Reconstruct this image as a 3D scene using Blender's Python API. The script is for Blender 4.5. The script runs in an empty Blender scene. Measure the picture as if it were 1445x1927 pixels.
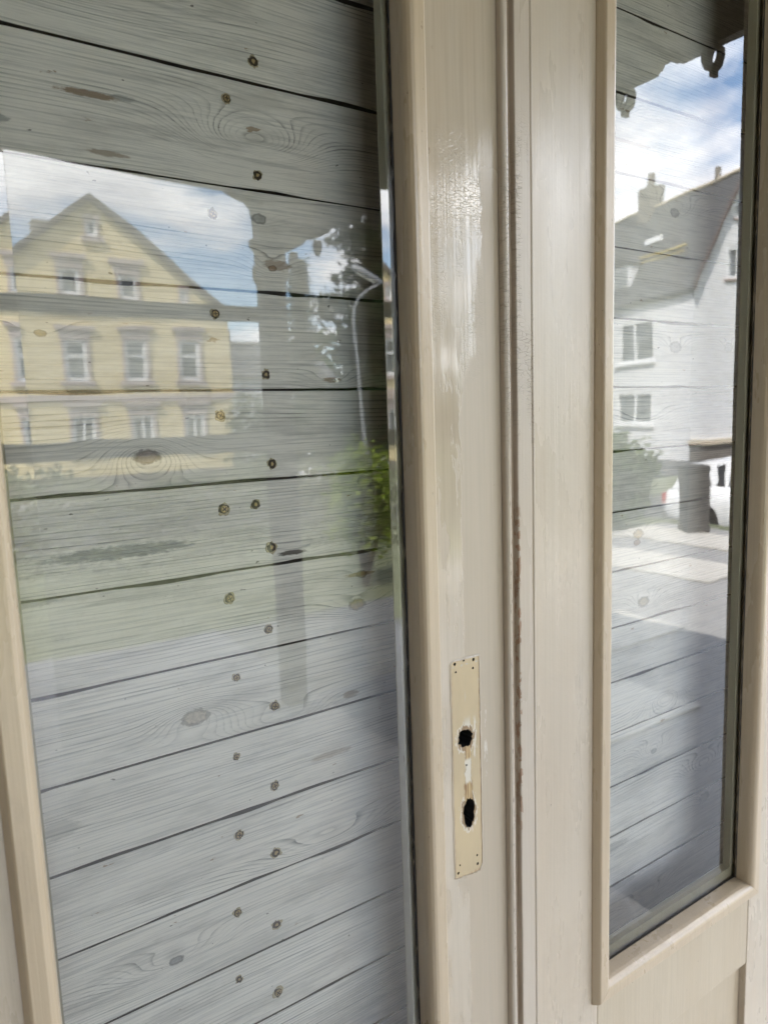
import bpy, bmesh, math, random
from mathutils import Vector, Matrix, noise as mnoise
random.seed(7)
R = math.radians
scene = bpy.context.scene
COL = scene.collection

# ------------------------------------------------------------------ camera
CAM = Vector((0.0, -0.48026, 1.34254))
cam_data = bpy.data.cameras.new('camera')
cam_data.sensor_fit = 'VERTICAL'; cam_data.sensor_height = 36.0; cam_data.sensor_width = 27.0
cam_data.lens = 24.80
cam_data.clip_start = 0.02; cam_data.clip_end = 3000
cam_data.dof.use_dof = True; cam_data.dof.focus_distance = 0.66; cam_data.dof.aperture_fstop = 8.0
cam = bpy.data.objects.new('camera', cam_data); COL.objects.link(cam)
right = Vector((0.835958, -0.547712, -0.034436)); down = Vector((-0.100213, -0.090656, -0.990827)); fwd = Vector((0.539566, 0.831741, -0.130672))
cam.matrix_world = Matrix(((right.x, -down.x, -fwd.x, CAM.x), (right.y, -down.y, -fwd.y, CAM.y), (right.z, -down.z, -fwd.z, CAM.z), (0, 0, 0, 1)))
scene.camera = cam

# ------------------------------------------------------------------ sky, sun, exposure
TO_SUN = Vector((-0.56, 0.30, 0.77)).normalized()
world = bpy.data.worlds.new('World'); scene.world = world; world.use_nodes = True
wt = world.node_tree; wn = wt.nodes; wl = wt.links; wn.clear()
wout = wn.new('ShaderNodeOutputWorld'); wbg = wn.new('ShaderNodeBackground'); wbg.inputs['Strength'].default_value = 0.14
sky = wn.new('ShaderNodeTexSky'); sky.sky_type = 'NISHITA'; sky.sun_disc = False; sky.dust_density = 0.8
sky.sun_elevation = math.asin(TO_SUN.z); sky.sun_rotation = math.atan2(TO_SUN.x, TO_SUN.y)
wtc = wn.new('ShaderNodeTexCoord'); wsep = wn.new('ShaderNodeSeparateXYZ'); wl.new(wtc.outputs['Generated'], wsep.inputs[0])
wadd = wn.new('ShaderNodeMath'); wadd.operation = 'ADD'; wadd.inputs[1].default_value = 0.12
wmx = wn.new('ShaderNodeMath'); wmx.operation = 'MAXIMUM'; wmx.inputs[1].default_value = 0.0
wl.new(wsep.outputs[2], wmx.inputs[0]); wl.new(wmx.outputs[0], wadd.inputs[0])
wdx = wn.new('ShaderNodeMath'); wdx.operation = 'DIVIDE'; wl.new(wsep.outputs[0], wdx.inputs[0]); wl.new(wadd.outputs[0], wdx.inputs[1])
wdy = wn.new('ShaderNodeMath'); wdy.operation = 'DIVIDE'; wl.new(wsep.outputs[1], wdy.inputs[0]); wl.new(wadd.outputs[0], wdy.inputs[1])
wcb = wn.new('ShaderNodeCombineXYZ'); wl.new(wdx.outputs[0], wcb.inputs[0]); wl.new(wdy.outputs[0], wcb.inputs[1]); wcb.inputs[2].default_value = 1.9
wno = wn.new('ShaderNodeTexNoise'); wno.inputs['Scale'].default_value = 1.4; wno.inputs['Detail'].default_value = 7; wno.inputs['Roughness'].default_value = 0.55
wl.new(wcb.outputs[0], wno.inputs['Vector'])
wrp = wn.new('ShaderNodeValToRGB'); wrp.color_ramp.elements[0].position = 0.43; wrp.color_ramp.elements[1].position = 0.55
wl.new(wno.outputs['Fac'], wrp.inputs[0])
wno2 = wn.new('ShaderNodeTexNoise'); wno2.inputs['Scale'].default_value = 2.2; wno2.inputs['Detail'].default_value = 5
wl.new(wcb.outputs[0], wno2.inputs['Vector'])
wrc = wn.new('ShaderNodeValToRGB')
wrc.color_ramp.elements[0].position = 0.35; wrc.color_ramp.elements[0].color = (5.4, 5.5, 6.0, 1)
wrc.color_ramp.elements[1].position = 0.62; wrc.color_ramp.elements[1].color = (9.0, 9.05, 9.2, 1)
wl.new(wno2.outputs['Fac'], wrc.inputs[0])
wmix = wn.new('ShaderNodeMix'); wmix.data_type = 'RGBA'
wl.new(wrp.outputs[0], wmix.inputs[0]); wl.new(sky.outputs[0], wmix.inputs[6]); wl.new(wrc.outputs[0], wmix.inputs[7])
wl.new(wmix.outputs[2], wbg.inputs[0]); wl.new(wbg.outputs[0], wout.inputs[0])

sun_data = bpy.data.lights.new('sun', 'SUN'); sun_data.energy = 3.0; sun_data.angle = R(0.55); sun_data.color = (1.0, 0.955, 0.88)
sun = bpy.data.objects.new('sun', sun_data); COL.objects.link(sun)
sun.rotation_euler = TO_SUN.to_track_quat('Z', 'Y').to_euler(); sun.location = (0, 0, 20)

scene.view_settings.view_transform = 'Standard'; scene.view_settings.look = 'None'
scene.view_settings.gamma = 1.0; scene.view_settings.use_curve_mapping = False
scene.view_settings.exposure = 2.7
scene.render.engine = 'CYCLES'
scene.cycles.max_bounces = 8; scene.cycles.diffuse_bounces = 4; scene.cycles.glossy_bounces = 4
scene.cycles.transmission_bounces = 8; scene.cycles.transparent_max_bounces = 12
scene.cycles.caustics_reflective = False; scene.cycles.caustics_refractive = False
scene.cycles.sample_clamp_indirect = 6.0
scene.cycles.use_denoising = True

# ------------------------------------------------------------------ node helpers
class NT:
    def __init__(s, name):
        s.mat = bpy.data.materials.new(name); s.mat.use_nodes = True
        s.t = s.mat.node_tree; s.t.nodes.clear()
        s.out = s.t.nodes.new('ShaderNodeOutputMaterial')
        s._tc = None
    def n(s, k): return s.t.nodes.new(k)
    def put(s, sock, v):
        if v is None: return
        if isinstance(v, bpy.types.NodeSocket): s.t.links.new(v, sock)
        elif isinstance(v, (tuple, list)) and len(v) == 3 and len(sock.default_value) == 4: sock.default_value = (*v, 1)
        else: sock.default_value = v
    def m(s, op, a, b=None, c=None, clamp=False):
        nd = s.n('ShaderNodeMath'); nd.operation = op; nd.use_clamp = clamp
        s.put(nd.inputs[0], a); s.put(nd.inputs[1], b)
        if c is not None: s.put(nd.inputs[2], c)
        return nd.outputs[0]
    def xyz(s):
        if s._tc is None:
            tc = s.n('ShaderNodeTexCoord'); sp = s.n('ShaderNodeSeparateXYZ'); s.t.links.new(tc.outputs['Object'], sp.inputs[0])
            s._tc = (sp.outputs[0], sp.outputs[1], sp.outputs[2])
        return s._tc
    def vec(s, x, y, z):
        nd = s.n('ShaderNodeCombineXYZ'); s.put(nd.inputs[0], x); s.put(nd.inputs[1], y); s.put(nd.inputs[2], z); return nd.outputs[0]
    def svec(s, sx, sy, sz, off=0.0):
        x, y, z = s.xyz()
        return s.vec(s.m('MULTIPLY_ADD', x, sx, off), s.m('MULTIPLY', y, sy), s.m('MULTIPLY', z, sz))
    def noise(s, v, scale=1.0, detail=3.0, rough=0.5, dist=0.0):
        nd = s.n('ShaderNodeTexNoise'); s.put(nd.inputs['Vector'], v)
        nd.inputs['Scale'].default_value = scale; nd.inputs['Detail'].default_value = detail
        nd.inputs['Roughness'].default_value = rough; nd.inputs['Distortion'].default_value = dist
        return nd.outputs['Fac']
    def voro(s, v, scale=1.0, feature='DISTANCE_TO_EDGE', rnd=1.0):
        nd = s.n('ShaderNodeTexVoronoi'); nd.feature = feature; s.put(nd.inputs['Vector'], v); nd.inputs['Scale'].default_value = scale
        nd.inputs['Randomness'].default_value = rnd
        return nd.outputs['Distance']
    def ss(s, v, a, b):
        nd = s.n('ShaderNodeMapRange'); nd.interpolation_type = 'SMOOTHSTEP'
        s.put(nd.inputs[0], v)
        if a <= b: nd.inputs[1].default_value = a; nd.inputs[2].default_value = b; nd.inputs[3].default_value = 0; nd.inputs[4].default_value = 1
        else: nd.inputs[1].default_value = b; nd.inputs[2].default_value = a; nd.inputs[3].default_value = 1; nd.inputs[4].default_value = 0
        return nd.outputs[0]
    def mr(s, v, a, b, c, d):
        nd = s.n('ShaderNodeMapRange'); s.put(nd.inputs[0], v)
        for i, q in enumerate((a, b, c, d)): nd.inputs[i + 1].default_value = q
        return nd.outputs[0]
    def mix(s, f, a, b):
        nd = s.n('ShaderNodeMix'); nd.data_type = 'RGBA'; s.put(nd.inputs[0], f); s.put(nd.inputs[6], a); s.put(nd.inputs[7], b); return nd.outputs[2]
    def bump(s, h, dist=0.001, strength=1.0):
        nd = s.n('ShaderNodeBump'); nd.inputs['Distance'].default_value = dist; nd.inputs['Strength'].default_value = strength
        s.put(nd.inputs['Height'], h); return nd.outputs[0]
    def pbsdf(s, col, rough=0.5, normal=None, metal=0.0, spec=0.5, **kw):
        nd = s.n('ShaderNodeBsdfPrincipled')
        s.put(nd.inputs['Base Color'], col); s.put(nd.inputs['Roughness'], rough); s.put(nd.inputs['Metallic'], metal)
        s.put(nd.inputs['Specular IOR Level'], spec)
        if normal is not None: s.t.links.new(normal, nd.inputs['Normal'])
        for k, v in kw.items(): s.put(nd.inputs[k], v)
        s.t.links.new(nd.outputs[0], s.out.inputs[0]); return nd

def simple(name, col, rough=0.6, vary=0.15, scale=6.0, bumpd=0.0, metal=0.0, spec=0.5, stretch=(1, 1, 1)):
    s = NT(name); v = s.svec(*stretch); f = s.noise(v, scale, 4, 0.6)
    c = s.mix(f, tuple(q * (1 - vary) for q in col), tuple(min(1, q * (1 + vary)) for q in col))
    nrm = s.bump(s.noise(v, scale * 8, 3), bumpd) if bumpd else None
    s.pbsdf(c, rough, nrm, metal, spec); return s.mat

# ------------------------------------------------------------------ materials
def paint(name, base, alt, rough=0.33, seed=0.0, brown=0.0, brush=1.0):
    """old brushed gloss paint: vertical brush marks, faint blotches, dirty specks"""
    s = NT(name); x, y, z = s.xyz()
    blot = s.noise(s.svec(9, 9, 2.2, seed), 1, 4, 0.6)
    br = s.noise(s.svec(420, 420, 5, seed), 1, 3, 0.6)
    br2 = s.noise(s.svec(90, 90, 1.6, seed), 1, 3, 0.6)
    orange = s.noise(s.svec(260, 260, 260, seed), 1, 2, 0.5)
    col = s.mix(s.ss(blot, 0.35, 0.65), base, alt)
    col = s.mix(s.m('MULTIPLY', s.ss(br2, 0.45, 0.8), 0.25), col, tuple(q * 0.86 for q in base))
    dark_mask = s.ss(s.noise(s.svec(150, 150, 60, seed + 3), 1, 5, 0.65), 0.66, 0.74)
    col = s.mix(s.m('MULTIPLY', dark_mask, 0.5), col, tuple(q * 0.55 for q in base))
    speck = s.ss(s.noise(s.svec(330, 330, 170, seed + 9), 1, 2, 0.5), 0.765, 0.79)
    col = s.mix(s.m('MULTIPLY', speck, 0.7), col, (0.09, 0.06, 0.04))
    fine = s.noise(s.svec(380, 380, 7, seed + 2), 1, 3, 0.7)
    col = s.mix(s.m('MULTIPLY', s.ss(fine, 0.42, 0.70), 0.30), col, tuple(q * 0.80 for q in base))
    nick = s.ss(s.noise(s.svec(75, 75, 42, seed + 5), 1, 4, 0.6), 0.715, 0.735)
    col = s.mix(s.m('MULTIPLY', nick, 0.65), col, (0.17, 0.115, 0.07))
    rub = s.m('MULTIPLY', s.ss(s.noise(s.svec(18, 18, 5, seed + 7), 1, 5, 0.7), 0.58, 0.66), 0.35)
    col = s.mix(rub, col, tuple(q * 0.82 for q in base))
    r = s.mr(s.noise(s.svec(30, 30, 6, seed), 1, 4, 0.6), 0.3, 0.7, rough * 0.8, rough * 1.35)
    h = s.m('ADD', s.m('MULTIPLY', br, 0.5 * brush), s.m('MULTIPLY', br2, 0.9))
    h = s.m('ADD', h, s.m('MULTIPLY', orange, 0.25))
    s.pbsdf(col, r, s.bump(h, 0.00040, 0.8), spec=0.8); return s.mat

CREAM = (0.455, 0.350, 0.230); CREAM2 = (0.485, 0.380, 0.255)
GREIGE = (0.470, 0.385, 0.285); GREIGE2 = (0.495, 0.420, 0.325)
M_bead = paint('cream_bead_paint', CREAM, CREAM2, 0.27, 1.0)
M_rail = paint('cream_rail_paint', (0.43, 0.345, 0.235), (0.455, 0.375, 0.265), 0.34, 5.0)
M_stile = paint('greige_stile_paint', GREIGE, GREIGE2, 0.27, 2.0, brush=0.5)
M_lip = paint('olive_rebate_paint', (0.34, 0.305, 0.21), (0.38, 0.34, 0.245), 0.5, 8.0)

def lock_stile_paint():
    """the stile with the lock: glossy crazed paint above, dull rubbed patches down the middle"""
    s = NT('worn_lock_stile_paint'); x, y, z = s.xyz()
    blot = s.noise(s.svec(9, 9, 2.2, 4), 1, 4, 0.6)
    br = s.noise(s.svec(300, 300, 5, 4), 1, 3, 0.6)
    br2 = s.noise(s.svec(70, 70, 1.4, 4), 1, 3, 0.6)
    col = s.mix(s.ss(blot, 0.35, 0.65), GREIGE, GREIGE2)
    # rubbed matt patch: right half of the stile, ragged edges
    rag = s.noise(s.svec(140, 140, 34, 1), 1, 5, 0.7)
    rag2 = s.noise(s.svec(26, 26, 7, 6), 1, 4, 0.6)
    px = s.m('ADD', x, s.m('MULTIPLY', s.m('SUBTRACT', rag, 0.5), 0.022))
    pz = s.m('ADD', z, s.m('MULTIPLY', s.m('SUBTRACT', rag2, 0.5), 0.25))
    low = s.ss(pz, 1.405, 1.385)                       # below this the right side is dull
    dullr = s.m('MULTIPLY', low, s.ss(px, 0.392, 0.3935))
    edge = s.ss(px, 0.4195, 0.4205)                    # margin next to the cover strip always dull
    edge2 = s.m('MULTIPLY', s.ss(px, 0.411, 0.412), s.ss(pz, 1.50, 1.47))
    dull = s.m('MAXIMUM', s.m('MAXIMUM', dullr, edge), edge2)
    patch = s.m('MULTIPLY', s.ss(s.noise(s.svec(55, 55, 14, 9), 1, 5, 0.65), 0.56, 0.58), s.ss(z, 1.45, 1.38))
    dull = s.m('MAXIMUM', dull, patch)
    dull = s.m('MULTIPLY', dull, s.ss(z, 1.60, 1.50))
    col = s.mix(s.m('MULTIPLY', dull, 0.75), col, (0.415, 0.335, 0.240))
    # scraped pale paint by the old plate
    fine = s.noise(s.svec(330, 330, 6, 2), 1, 3, 0.7)
    col = s.mix(s.m('MULTIPLY', s.ss(fine, 0.42, 0.70), 0.28), col, (0.33, 0.28, 0.21))
    nick = s.ss(s.noise(s.svec(80, 80, 40, 5), 1, 4, 0.6), 0.72, 0.74)
    col = s.mix(s.m('MULTIPLY', nick, 0.6), col, (0.17, 0.115, 0.07))
    sc = s.m('MULTIPLY', s.ss(s.noise(s.svec(160, 160, 24, 12), 1, 4, 0.7), 0.60, 0.63), s.m('MULTIPLY', s.ss(x, 0.409, 0.412), s.m('MULTIPLY', s.ss(x, 0.424, 0.418), s.m('MULTIPLY', s.ss(z, 0.93, 0.98), s.ss(z, 1.12, 1.07)))))
    col = s.mix(s.m('MULTIPLY', sc, 0.6), col, (0.66, 0.62, 0.55))
    # crazing: mostly level hairlines crossing upright ones
    wob = s.m('MULTIPLY', s.m('SUBTRACT', s.noise(s.svec(120, 120, 120), 1, 2), 0.5), 1.2)
    cv = s.vec(s.m('MULTIPLY_ADD', x, 130, wob), 0.0, s.m('MULTIPLY_ADD', z, 420, wob))
    crack = s.ss(s.voro(cv, 1.0), 0.075, 0.01)
    cmask = s.m('MULTIPLY', s.m('MULTIPLY', s.ss(z, 1.33, 1.42), s.ss(z, 1.60, 1.52)), s.ss(s.noise(s.svec(40, 40, 12, 3), 1, 3), 0.40, 0.56))
    cmask = s.m('MULTIPLY', cmask, s.ss(x, 0.428, 0.418))
    crack = s.m('MULTIPLY', crack, cmask)
    col = s.mix(s.m('MULTIPLY', crack, 0.22), col, (0.30, 0.26, 0.20))
    speck = s.ss(s.noise(s.svec(330, 330, 170, 9), 1, 2, 0.5), 0.765, 0.79)
    col = s.mix(s.m('MULTIPLY', speck, 0.6), col, (0.09, 0.06, 0.04))
    r = s.m('ADD', s.m('MULTIPLY', dull, 0.33), s.mr(s.noise(s.svec(30, 30, 6, 2), 1, 4, 0.6), 0.3, 0.7, 0.08, 0.15))
    h = s.m('ADD', s.m('MULTIPLY', br, 0.30), s.m('MULTIPLY', br2, 0.8))
    h = s.m('ADD', h, s.m('MULTIPLY', crack, -0.30))
    h = s.m('ADD', h, s.m('MULTIPLY', dull, -0.35))
    h = s.m('ADD', h, s.m('MULTIPLY', s.m('MULTIPLY', rag, cmask), 0.2))
    s.pbsdf(col, r, s.bump(h, 0.00024, 0.9), spec=1.0); return s.mat
M_lock = lock_stile_paint()

def cover_strip_paint():
    s = NT('cover_strip_paint'); x, y, z = s.xyz()
    blot = s.noise(s.svec(9, 9, 2.2, 14), 1, 4, 0.6); br = s.noise(s.svec(420, 420, 5, 4), 1, 3, 0.6)
    col = s.mix(s.ss(blot, 0.35, 0.65), (0.455, 0.380, 0.295), (0.49, 0.42, 0.34))
    rag = s.m('MULTIPLY', s.m('SUBTRACT', s.noise(s.svec(500, 500, 90, 1), 1, 4, 0.7), 0.5), 0.006)
    xr = s.m('ADD', x, rag)
    chip = s.m('MULTIPLY', s.m('MULTIPLY', s.ss(xr, 0.4534, 0.4538), s.ss(xr, 0.4562, 0.4556)), s.m('MULTIPLY', s.ss(z, 0.90, 0.98), s.ss(z, 1.30, 1.22)))
    chip2 = s.m('MULTIPLY', s.ss(s.noise(s.svec(700, 700, 130, 8), 1, 3), 0.61, 0.64), s.m('MULTIPLY', s.ss(xr, 0.4475, 0.4465), s.m('MULTIPLY', s.ss(xr, 0.4425, 0.4435), s.ss(z, 1.32, 1.25))))
    chip = s.m('MULTIPLY', chip, s.ss(s.noise(s.svec(200, 200, 120, 5), 1, 3), 0.50, 0.55))
    col = s.mix(s.m('MULTIPLY', chip, 0.8), col, (0.30, 0.17, 0.10))
    col = s.mix(s.m('MULTIPLY', chip2, 0.75), col, (0.20, 0.14, 0.10))
    dark_mask = s.m('MULTIPLY', s.ss(x, 0.4470, 0.4480), s.ss(x, 0.4542, 0.4538))  # browner tone across the whole groove
    col = s.mix(s.m('MULTIPLY', dark_mask, 0.7), col, (0.30, 0.22, 0.145))
    wob = s.m('MULTIPLY', s.m('SUBTRACT', s.noise(s.svec(150, 150, 150), 1, 2), 0.5), 0.8)
    crack = s.ss(s.voro(s.vec(s.m('MULTIPLY_ADD', x, 110, wob), 0.0, s.m('MULTIPLY_ADD', z, 300, wob)), 1.0), 0.06, 0.01)
    crack = s.m('MULTIPLY', crack, s.m('MULTIPLY', s.ss(z, 1.25, 1.36), s.ss(z, 1.62, 1.55)))
    crack = s.m('MULTIPLY', crack, s.ss(s.noise(s.svec(60, 60, 12, 3), 1, 3), 0.42, 0.58))
    col = s.mix(s.m('MULTIPLY', crack, 0.5), col, (0.27, 0.22, 0.17))
    h = s.m('ADD', s.m('MULTIPLY', br, 0.5), s.m('MULTIPLY', s.m('ADD', chip, crack), -0.8))
    s.pbsdf(col, s.mr(blot, 0.3, 0.7, 0.22, 0.36), s.bump(h, 0.00045, 0.9)); return s.mat
M_cover = cover_strip_paint()

def plate_paint():
    s = NT('old_yellow_paint'); x, y, z = s.xyz()
    blot = s.noise(s.svec(40, 40, 14, 14), 1, 4, 0.6)
    col = s.mix(s.ss(blot, 0.3, 0.7), (0.52, 0.405, 0.245), (0.46, 0.36, 0.225))
    rag = s.noise(s.svec(420, 420, 110, 1), 1, 5, 0.7)
    cx = s.m('ABSOLUTE', s.m('SUBTRACT', x, s.m('ADD', 0.3942, s.m('MULTIPLY', s.m('SUBTRACT', rag, 0.5), 0.010))))
    chip = s.m('MULTIPLY', s.ss(cx, 0.0038, 0.0034), s.m('MULTIPLY', s.ss(z, 0.992, 1.000), s.ss(z, 1.072, 1.060)))
    chip3 = s.m('MULTIPLY', s.ss(s.m('ABSOLUTE', s.m('SUBTRACT', cx, 0.0085)), 0.0018, 0.0012), s.m('MULTIPLY', s.ss(z, 1.025, 1.032), s.ss(z, 1.07, 1.06)))
    chip3 = s.m('MULTIPLY', chip3, s.ss(x, 0.395, 0.397))
    def hole(cx_, cz_, rx_, rz_):
        a = s.m('DIVIDE', s.m('SUBTRACT', x, cx_), rx_); b = s.m('DIVIDE', s.m('SUBTRACT', z, cz_), rz_)
        return s.m('ADD', s.m('SQRT', s.m('ADD', s.m('MULTIPLY', a, a), s.m('MULTIPLY', b, b))), s.m('MULTIPLY', s.m('SUBTRACT', rag, 0.5), 1.5))
    hmin = s.m('MINIMUM', hole(0.3922, 1.0485, 0.0098, 0.0112), hole(0.3944, 0.9765, 0.0084, 0.0165))
    scuff = s.ss(s.noise(s.svec(150, 150, 28, 7), 1, 5, 0.7), 0.62, 0.66)
    col = s.mix(s.m('MULTIPLY', scuff, 0.45), col, (0.50, 0.44, 0.34))
    col = s.mix(s.m('MULTIPLY', s.m('MAXIMUM', s.m('MAXIMUM', chip, chip3), s.ss(hmin, 1.28, 1.18)), 0.85), col, (0.62, 0.57, 0.48))
    col = s.mix(s.ss(hmin, 1.10, 1.02), col, (0.26, 0.17, 0.09))
    wood = s.m('MULTIPLY', s.ss(cx, 0.0052, 0.0046), s.m('MULTIPLY', s.ss(s.m('ADD', z, s.m('MULTIPLY', rag, 0.01)), 0.985, 0.990), s.ss(s.m('ADD', z, s.m('MULTIPLY', rag, 0.01)), 1.012, 1.008)))
    wood2 = s.m('MULTIPLY', s.ss(cx, 0.0036, 0.003), s.m('MULTIPLY', s.ss(z, 1.026, 1.030), s.ss(z, 1.046, 1.043)))
    grain = s.noise(s.svec(900, 900, 30), 1, 2)
    wc = s.mix(s.ss(grain, 0.4, 0.6), (0.22, 0.12, 0.05), (0.50, 0.36, 0.18))
    col = s.mix(s.m('MAXIMUM', wood, wood2), col, wc)
    ed = s.m('MAXIMUM', s.ss(s.m('ABSOLUTE', s.m('SUBTRACT', x, 0.3931)), 0.0150, 0.0158), s.ss(s.m('ABSOLUTE', s.m('SUBTRACT', z, 1.0193)), 0.1038, 0.1050))
    col = s.mix(s.m('MULTIPLY', ed, s.ss(rag, 0.42, 0.55)), col, (0.40, 0.27, 0.16))
    glue = s.m('MULTIPLY', s.ss(s.m('ABSOLUTE', s.m('SUBTRACT', s.m('ADD', z, s.m('MULTIPLY', rag, 0.004)), 1.1215)), 0.0012, 0.0006), s.ss(rag, 0.5, 0.55))
    col = s.mix(s.m('MULTIPLY', glue, 0.5), col, (0.42, 0.46, 0.46))
    h = s.m('SUBTRACT', s.m('MULTIPLY', s.m('MAXIMUM', chip, wood), -0.8), s.m('MULTIPLY', blot, 0.2))
    s.pbsdf(col, 0.5, s.bump(h, 0.0005, 0.9)); return s.mat
M_plate = plate_paint()

def glass_mat(name='window_glass', k=2.3):
    """double glazing seen from outside: clear, with the four-surface Fresnel reflection"""
    s = NT(name); fr = s.n('ShaderNodeFresnel'); fr.inputs['IOR'].default_value = 1.52
    f = fr.outputs[0]
    r4 = s.m('DIVIDE', s.m('MULTIPLY', f, k), s.m('MULTIPLY_ADD', f, k - 1.0, 1.0))
    tr = s.n('ShaderNodeBsdfTransparent'); s.put(tr.inputs[0], (0.970, 0.972, 0.965))
    gl = s.n('ShaderNodeBsdfGlossy'); gl.inputs['Roughness'].default_value = 0.0
    wav = s.noise(s.svec(7, 7, 7), 1, 2)
    b = s.bump(wav, 0.0009, 0.30); s.t.links.new(b, gl.inputs['Normal'])
    mx = s.n('ShaderNodeMixShader'); s.put(mx.inputs[0], r4); s.t.links.new(tr.outputs[0], mx.inputs[1]); s.t.links.new(gl.outputs[0], mx.inputs[2])
    s.t.links.new(mx.outputs[0], s.out.inputs[0]); return s.mat
M_glass = glass_mat()
def clear_mat():
    s = NT('glass_back'); tr = s.n('ShaderNodeBsdfTransparent'); s.put(tr.inputs[0], (0.99, 0.995, 0.99)); s.t.links.new(tr.outputs[0], s.out.inputs[0]); return s.mat
M_glassback = clear_mat()
M_bevel = glass_mat('bevelled_glass', 3.4)

def plank_mat(i, knots, dens, flecks=()):
    s = NT('whitewashed_pine_%d' % i); x, y, z = s.xyz(); sd = i * 7.31
    n1 = s.noise(s.svec(1.9, 1, 9.0, sd), 1, 2, 0.5)
    n2 = s.noise(s.svec(5.0, 1, 60.0, sd), 1, 2, 0.5)
    g = s.m('MULTIPLY_ADD', z, dens, s.m('MULTIPLY', s.m('SUBTRACT', n1, 0.5), 9.0))
    g = s.m('ADD', g, s.m('MULTIPLY', s.m('SUBTRACT', n2, 0.5), 1.5))
    core = None; ring = None
    for (kx, kz, sx, sz, amp, cr, colk) in knots:
        dx = s.m('DIVIDE', s.m('SUBTRACT', x, kx), sx); dz = s.m('DIVIDE', s.m('SUBTRACT', z, kz), sz)
        q = s.m('ADD', s.m('MULTIPLY', dx, dx), s.m('MULTIPLY', dz, dz))
        e = s.m('EXPONENT', s.m('MULTIPLY', q, -1.0))
        g = s.m('MULTIPLY_ADD', e, amp * dens * sz, g)
        if cr > 0:
            rx = s.m('DIVIDE', s.m('SUBTRACT', x, kx), cr * 1.35); rz = s.m('DIVIDE', s.m('SUBTRACT', z, kz), cr * 0.8)
            rr = s.m('SQRT', s.m('ADD', s.m('MULTIPLY', rx, rx), s.m('MULTIPLY', rz, rz)))
            rr = s.m('ADD', rr, s.m('MULTIPLY', s.m('SUBTRACT', s.noise(s.svec(260, 1, 260, sd), 1, 3), 0.5), 0.9))
            k = (s.ss(rr, 1.05, 0.80), colk, s.ss(s.m('ABSOLUTE', s.m('SUBTRACT', rr, 1.0)), 0.30, 0.06))
            core = (core or []) + [k]
    t = s.m('FRACT', g)
    wnz = s.n('ShaderNodeTexWhiteNoise'); wnz.noise_dimensions = '1D'; s.put(wnz.inputs['W'], s.m('FLOOR', g))
    hsh = wnz.outputs['Value']
    start = s.m('MULTIPLY_ADD', hsh, 0.40, 0.30)      # every ring has its own width and weight
    line = s.m('MULTIPLY', s.m('POWER', s.m('DIVIDE', s.m('MAXIMUM', s.m('SUBTRACT', t, start), 0.0), s.m('SUBTRACT', 1.0, start)), 1.6), s.ss(t, 1.0, 0.92))
    line = s.m('MULTIPLY', line, s.mr(s.m('FRACT', s.m('MULTIPLY', hsh, 7.77)), 0, 1, 0.25, 1.35), clamp=True)
    str1 = s.ss(s.noise(s.svec(2.4, 1, 22, sd + 4), 1, 3, 0.6), 0.33, 0.66)
    str2 = s.ss(s.noise(s.svec(14, 1, 260, sd + 2), 1, 3, 0.7), 0.30, 0.62)
    ls = s.m('MULTIPLY', s.m('MULTIPLY', line, s.mr(str1, 0, 1, 0.28, 1.0)), s.mr(str2, 0, 1, 0.18, 1.0))
    fib = s.noise(s.svec(10, 1, 420, sd), 1, 4, 0.7)
    blotch = s.noise(s.svec(3.2, 1, 14, sd + 8), 1, 4, 0.6)
    base = s.mix(s.ss(blotch, 0.3, 0.7), (0.815, 0.780, 0.730), (0.905, 0.875, 0.830))
    weath = s.ss(s.noise(s.svec(7, 1, 38, sd + 13), 1, 6, 0.72), 0.46, 0.68)
    base = s.mix(s.m('MULTIPLY', weath, 0.50), base, (0.47, 0.455, 0.43))
    col = s.mix(s.m('MULTIPLY', s.ss(fib, 0.46, 0.66), 0.44), base, (0.38, 0.382, 0.382))
    col = s.mix(ls, col, (0.13, 0.13, 0.13))
    # worn grey streaks and brown flecks
    streak = s.m('MULTIPLY', s.ss(s.noise(s.svec(5, 1, 120, sd + 5), 1, 5, 0.7), 0.60, 0.72), 0.45)
    col = s.mix(streak, col, (0.33, 0.335, 0.345))
    br = s.ss(s.noise(s.svec(34, 1, 110, sd + 6), 1, 4, 0.6), 0.695, 0.725)
    col = s.mix(s.m('MULTIPLY', br, 0.75), col, (0.30, 0.19, 0.10))
    pit = s.ss(s.noise(s.svec(90, 1, 210, sd + 11), 1, 2, 0.5), 0.735, 0.765)
    col = s.mix(s.m('MULTIPLY', pit, 0.8), col, (0.10, 0.09, 0.08))
    for (fx, fz, lx, lz, fc, dens_) in flecks:
        q = s.m('ADD', s.m('POWER', s.m('DIVIDE', s.m('SUBTRACT', x, fx), lx), 2.0), s.m('POWER', s.m('DIVIDE', s.m('SUBTRACT', z, fz), lz), 2.0))
        # POWER of a negative base with exponent 2 is fine
        nn = s.noise(s.svec(120, 1, 420, sd + fx * 9), 1, 5, 0.7)
        f = s.m('MULTIPLY', s.ss(s.m('ADD', q, s.m('MULTIPLY', nn, 1.6)), 1.55, 1.1), dens_)
        col = s.mix(f, col, fc)
    for (f, c, rg) in (core or []):
        cn = s.mix(s.noise(s.svec(300, 1, 300, sd), 1, 3), tuple(q * 0.3 for q in c), tuple(min(1, q * 2.0) for q in c))
        col = s.mix(s.m('MULTIPLY', f, 0.72), col, cn)
        col = s.mix(s.m('MULTIPLY', rg, 0.6), col, tuple(q * 0.45 for q in c))
    h = s.m('ADD', s.m('MULTIPLY', ls, -0.6), s.m('MULTIPLY', fib, 0.35))
    s.pbsdf(col, s.mr(fib, 0.2, 0.8, 0.55, 0.75), s.bump(h, 0.0007, 0.8), spec=0.3); return s.mat

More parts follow.
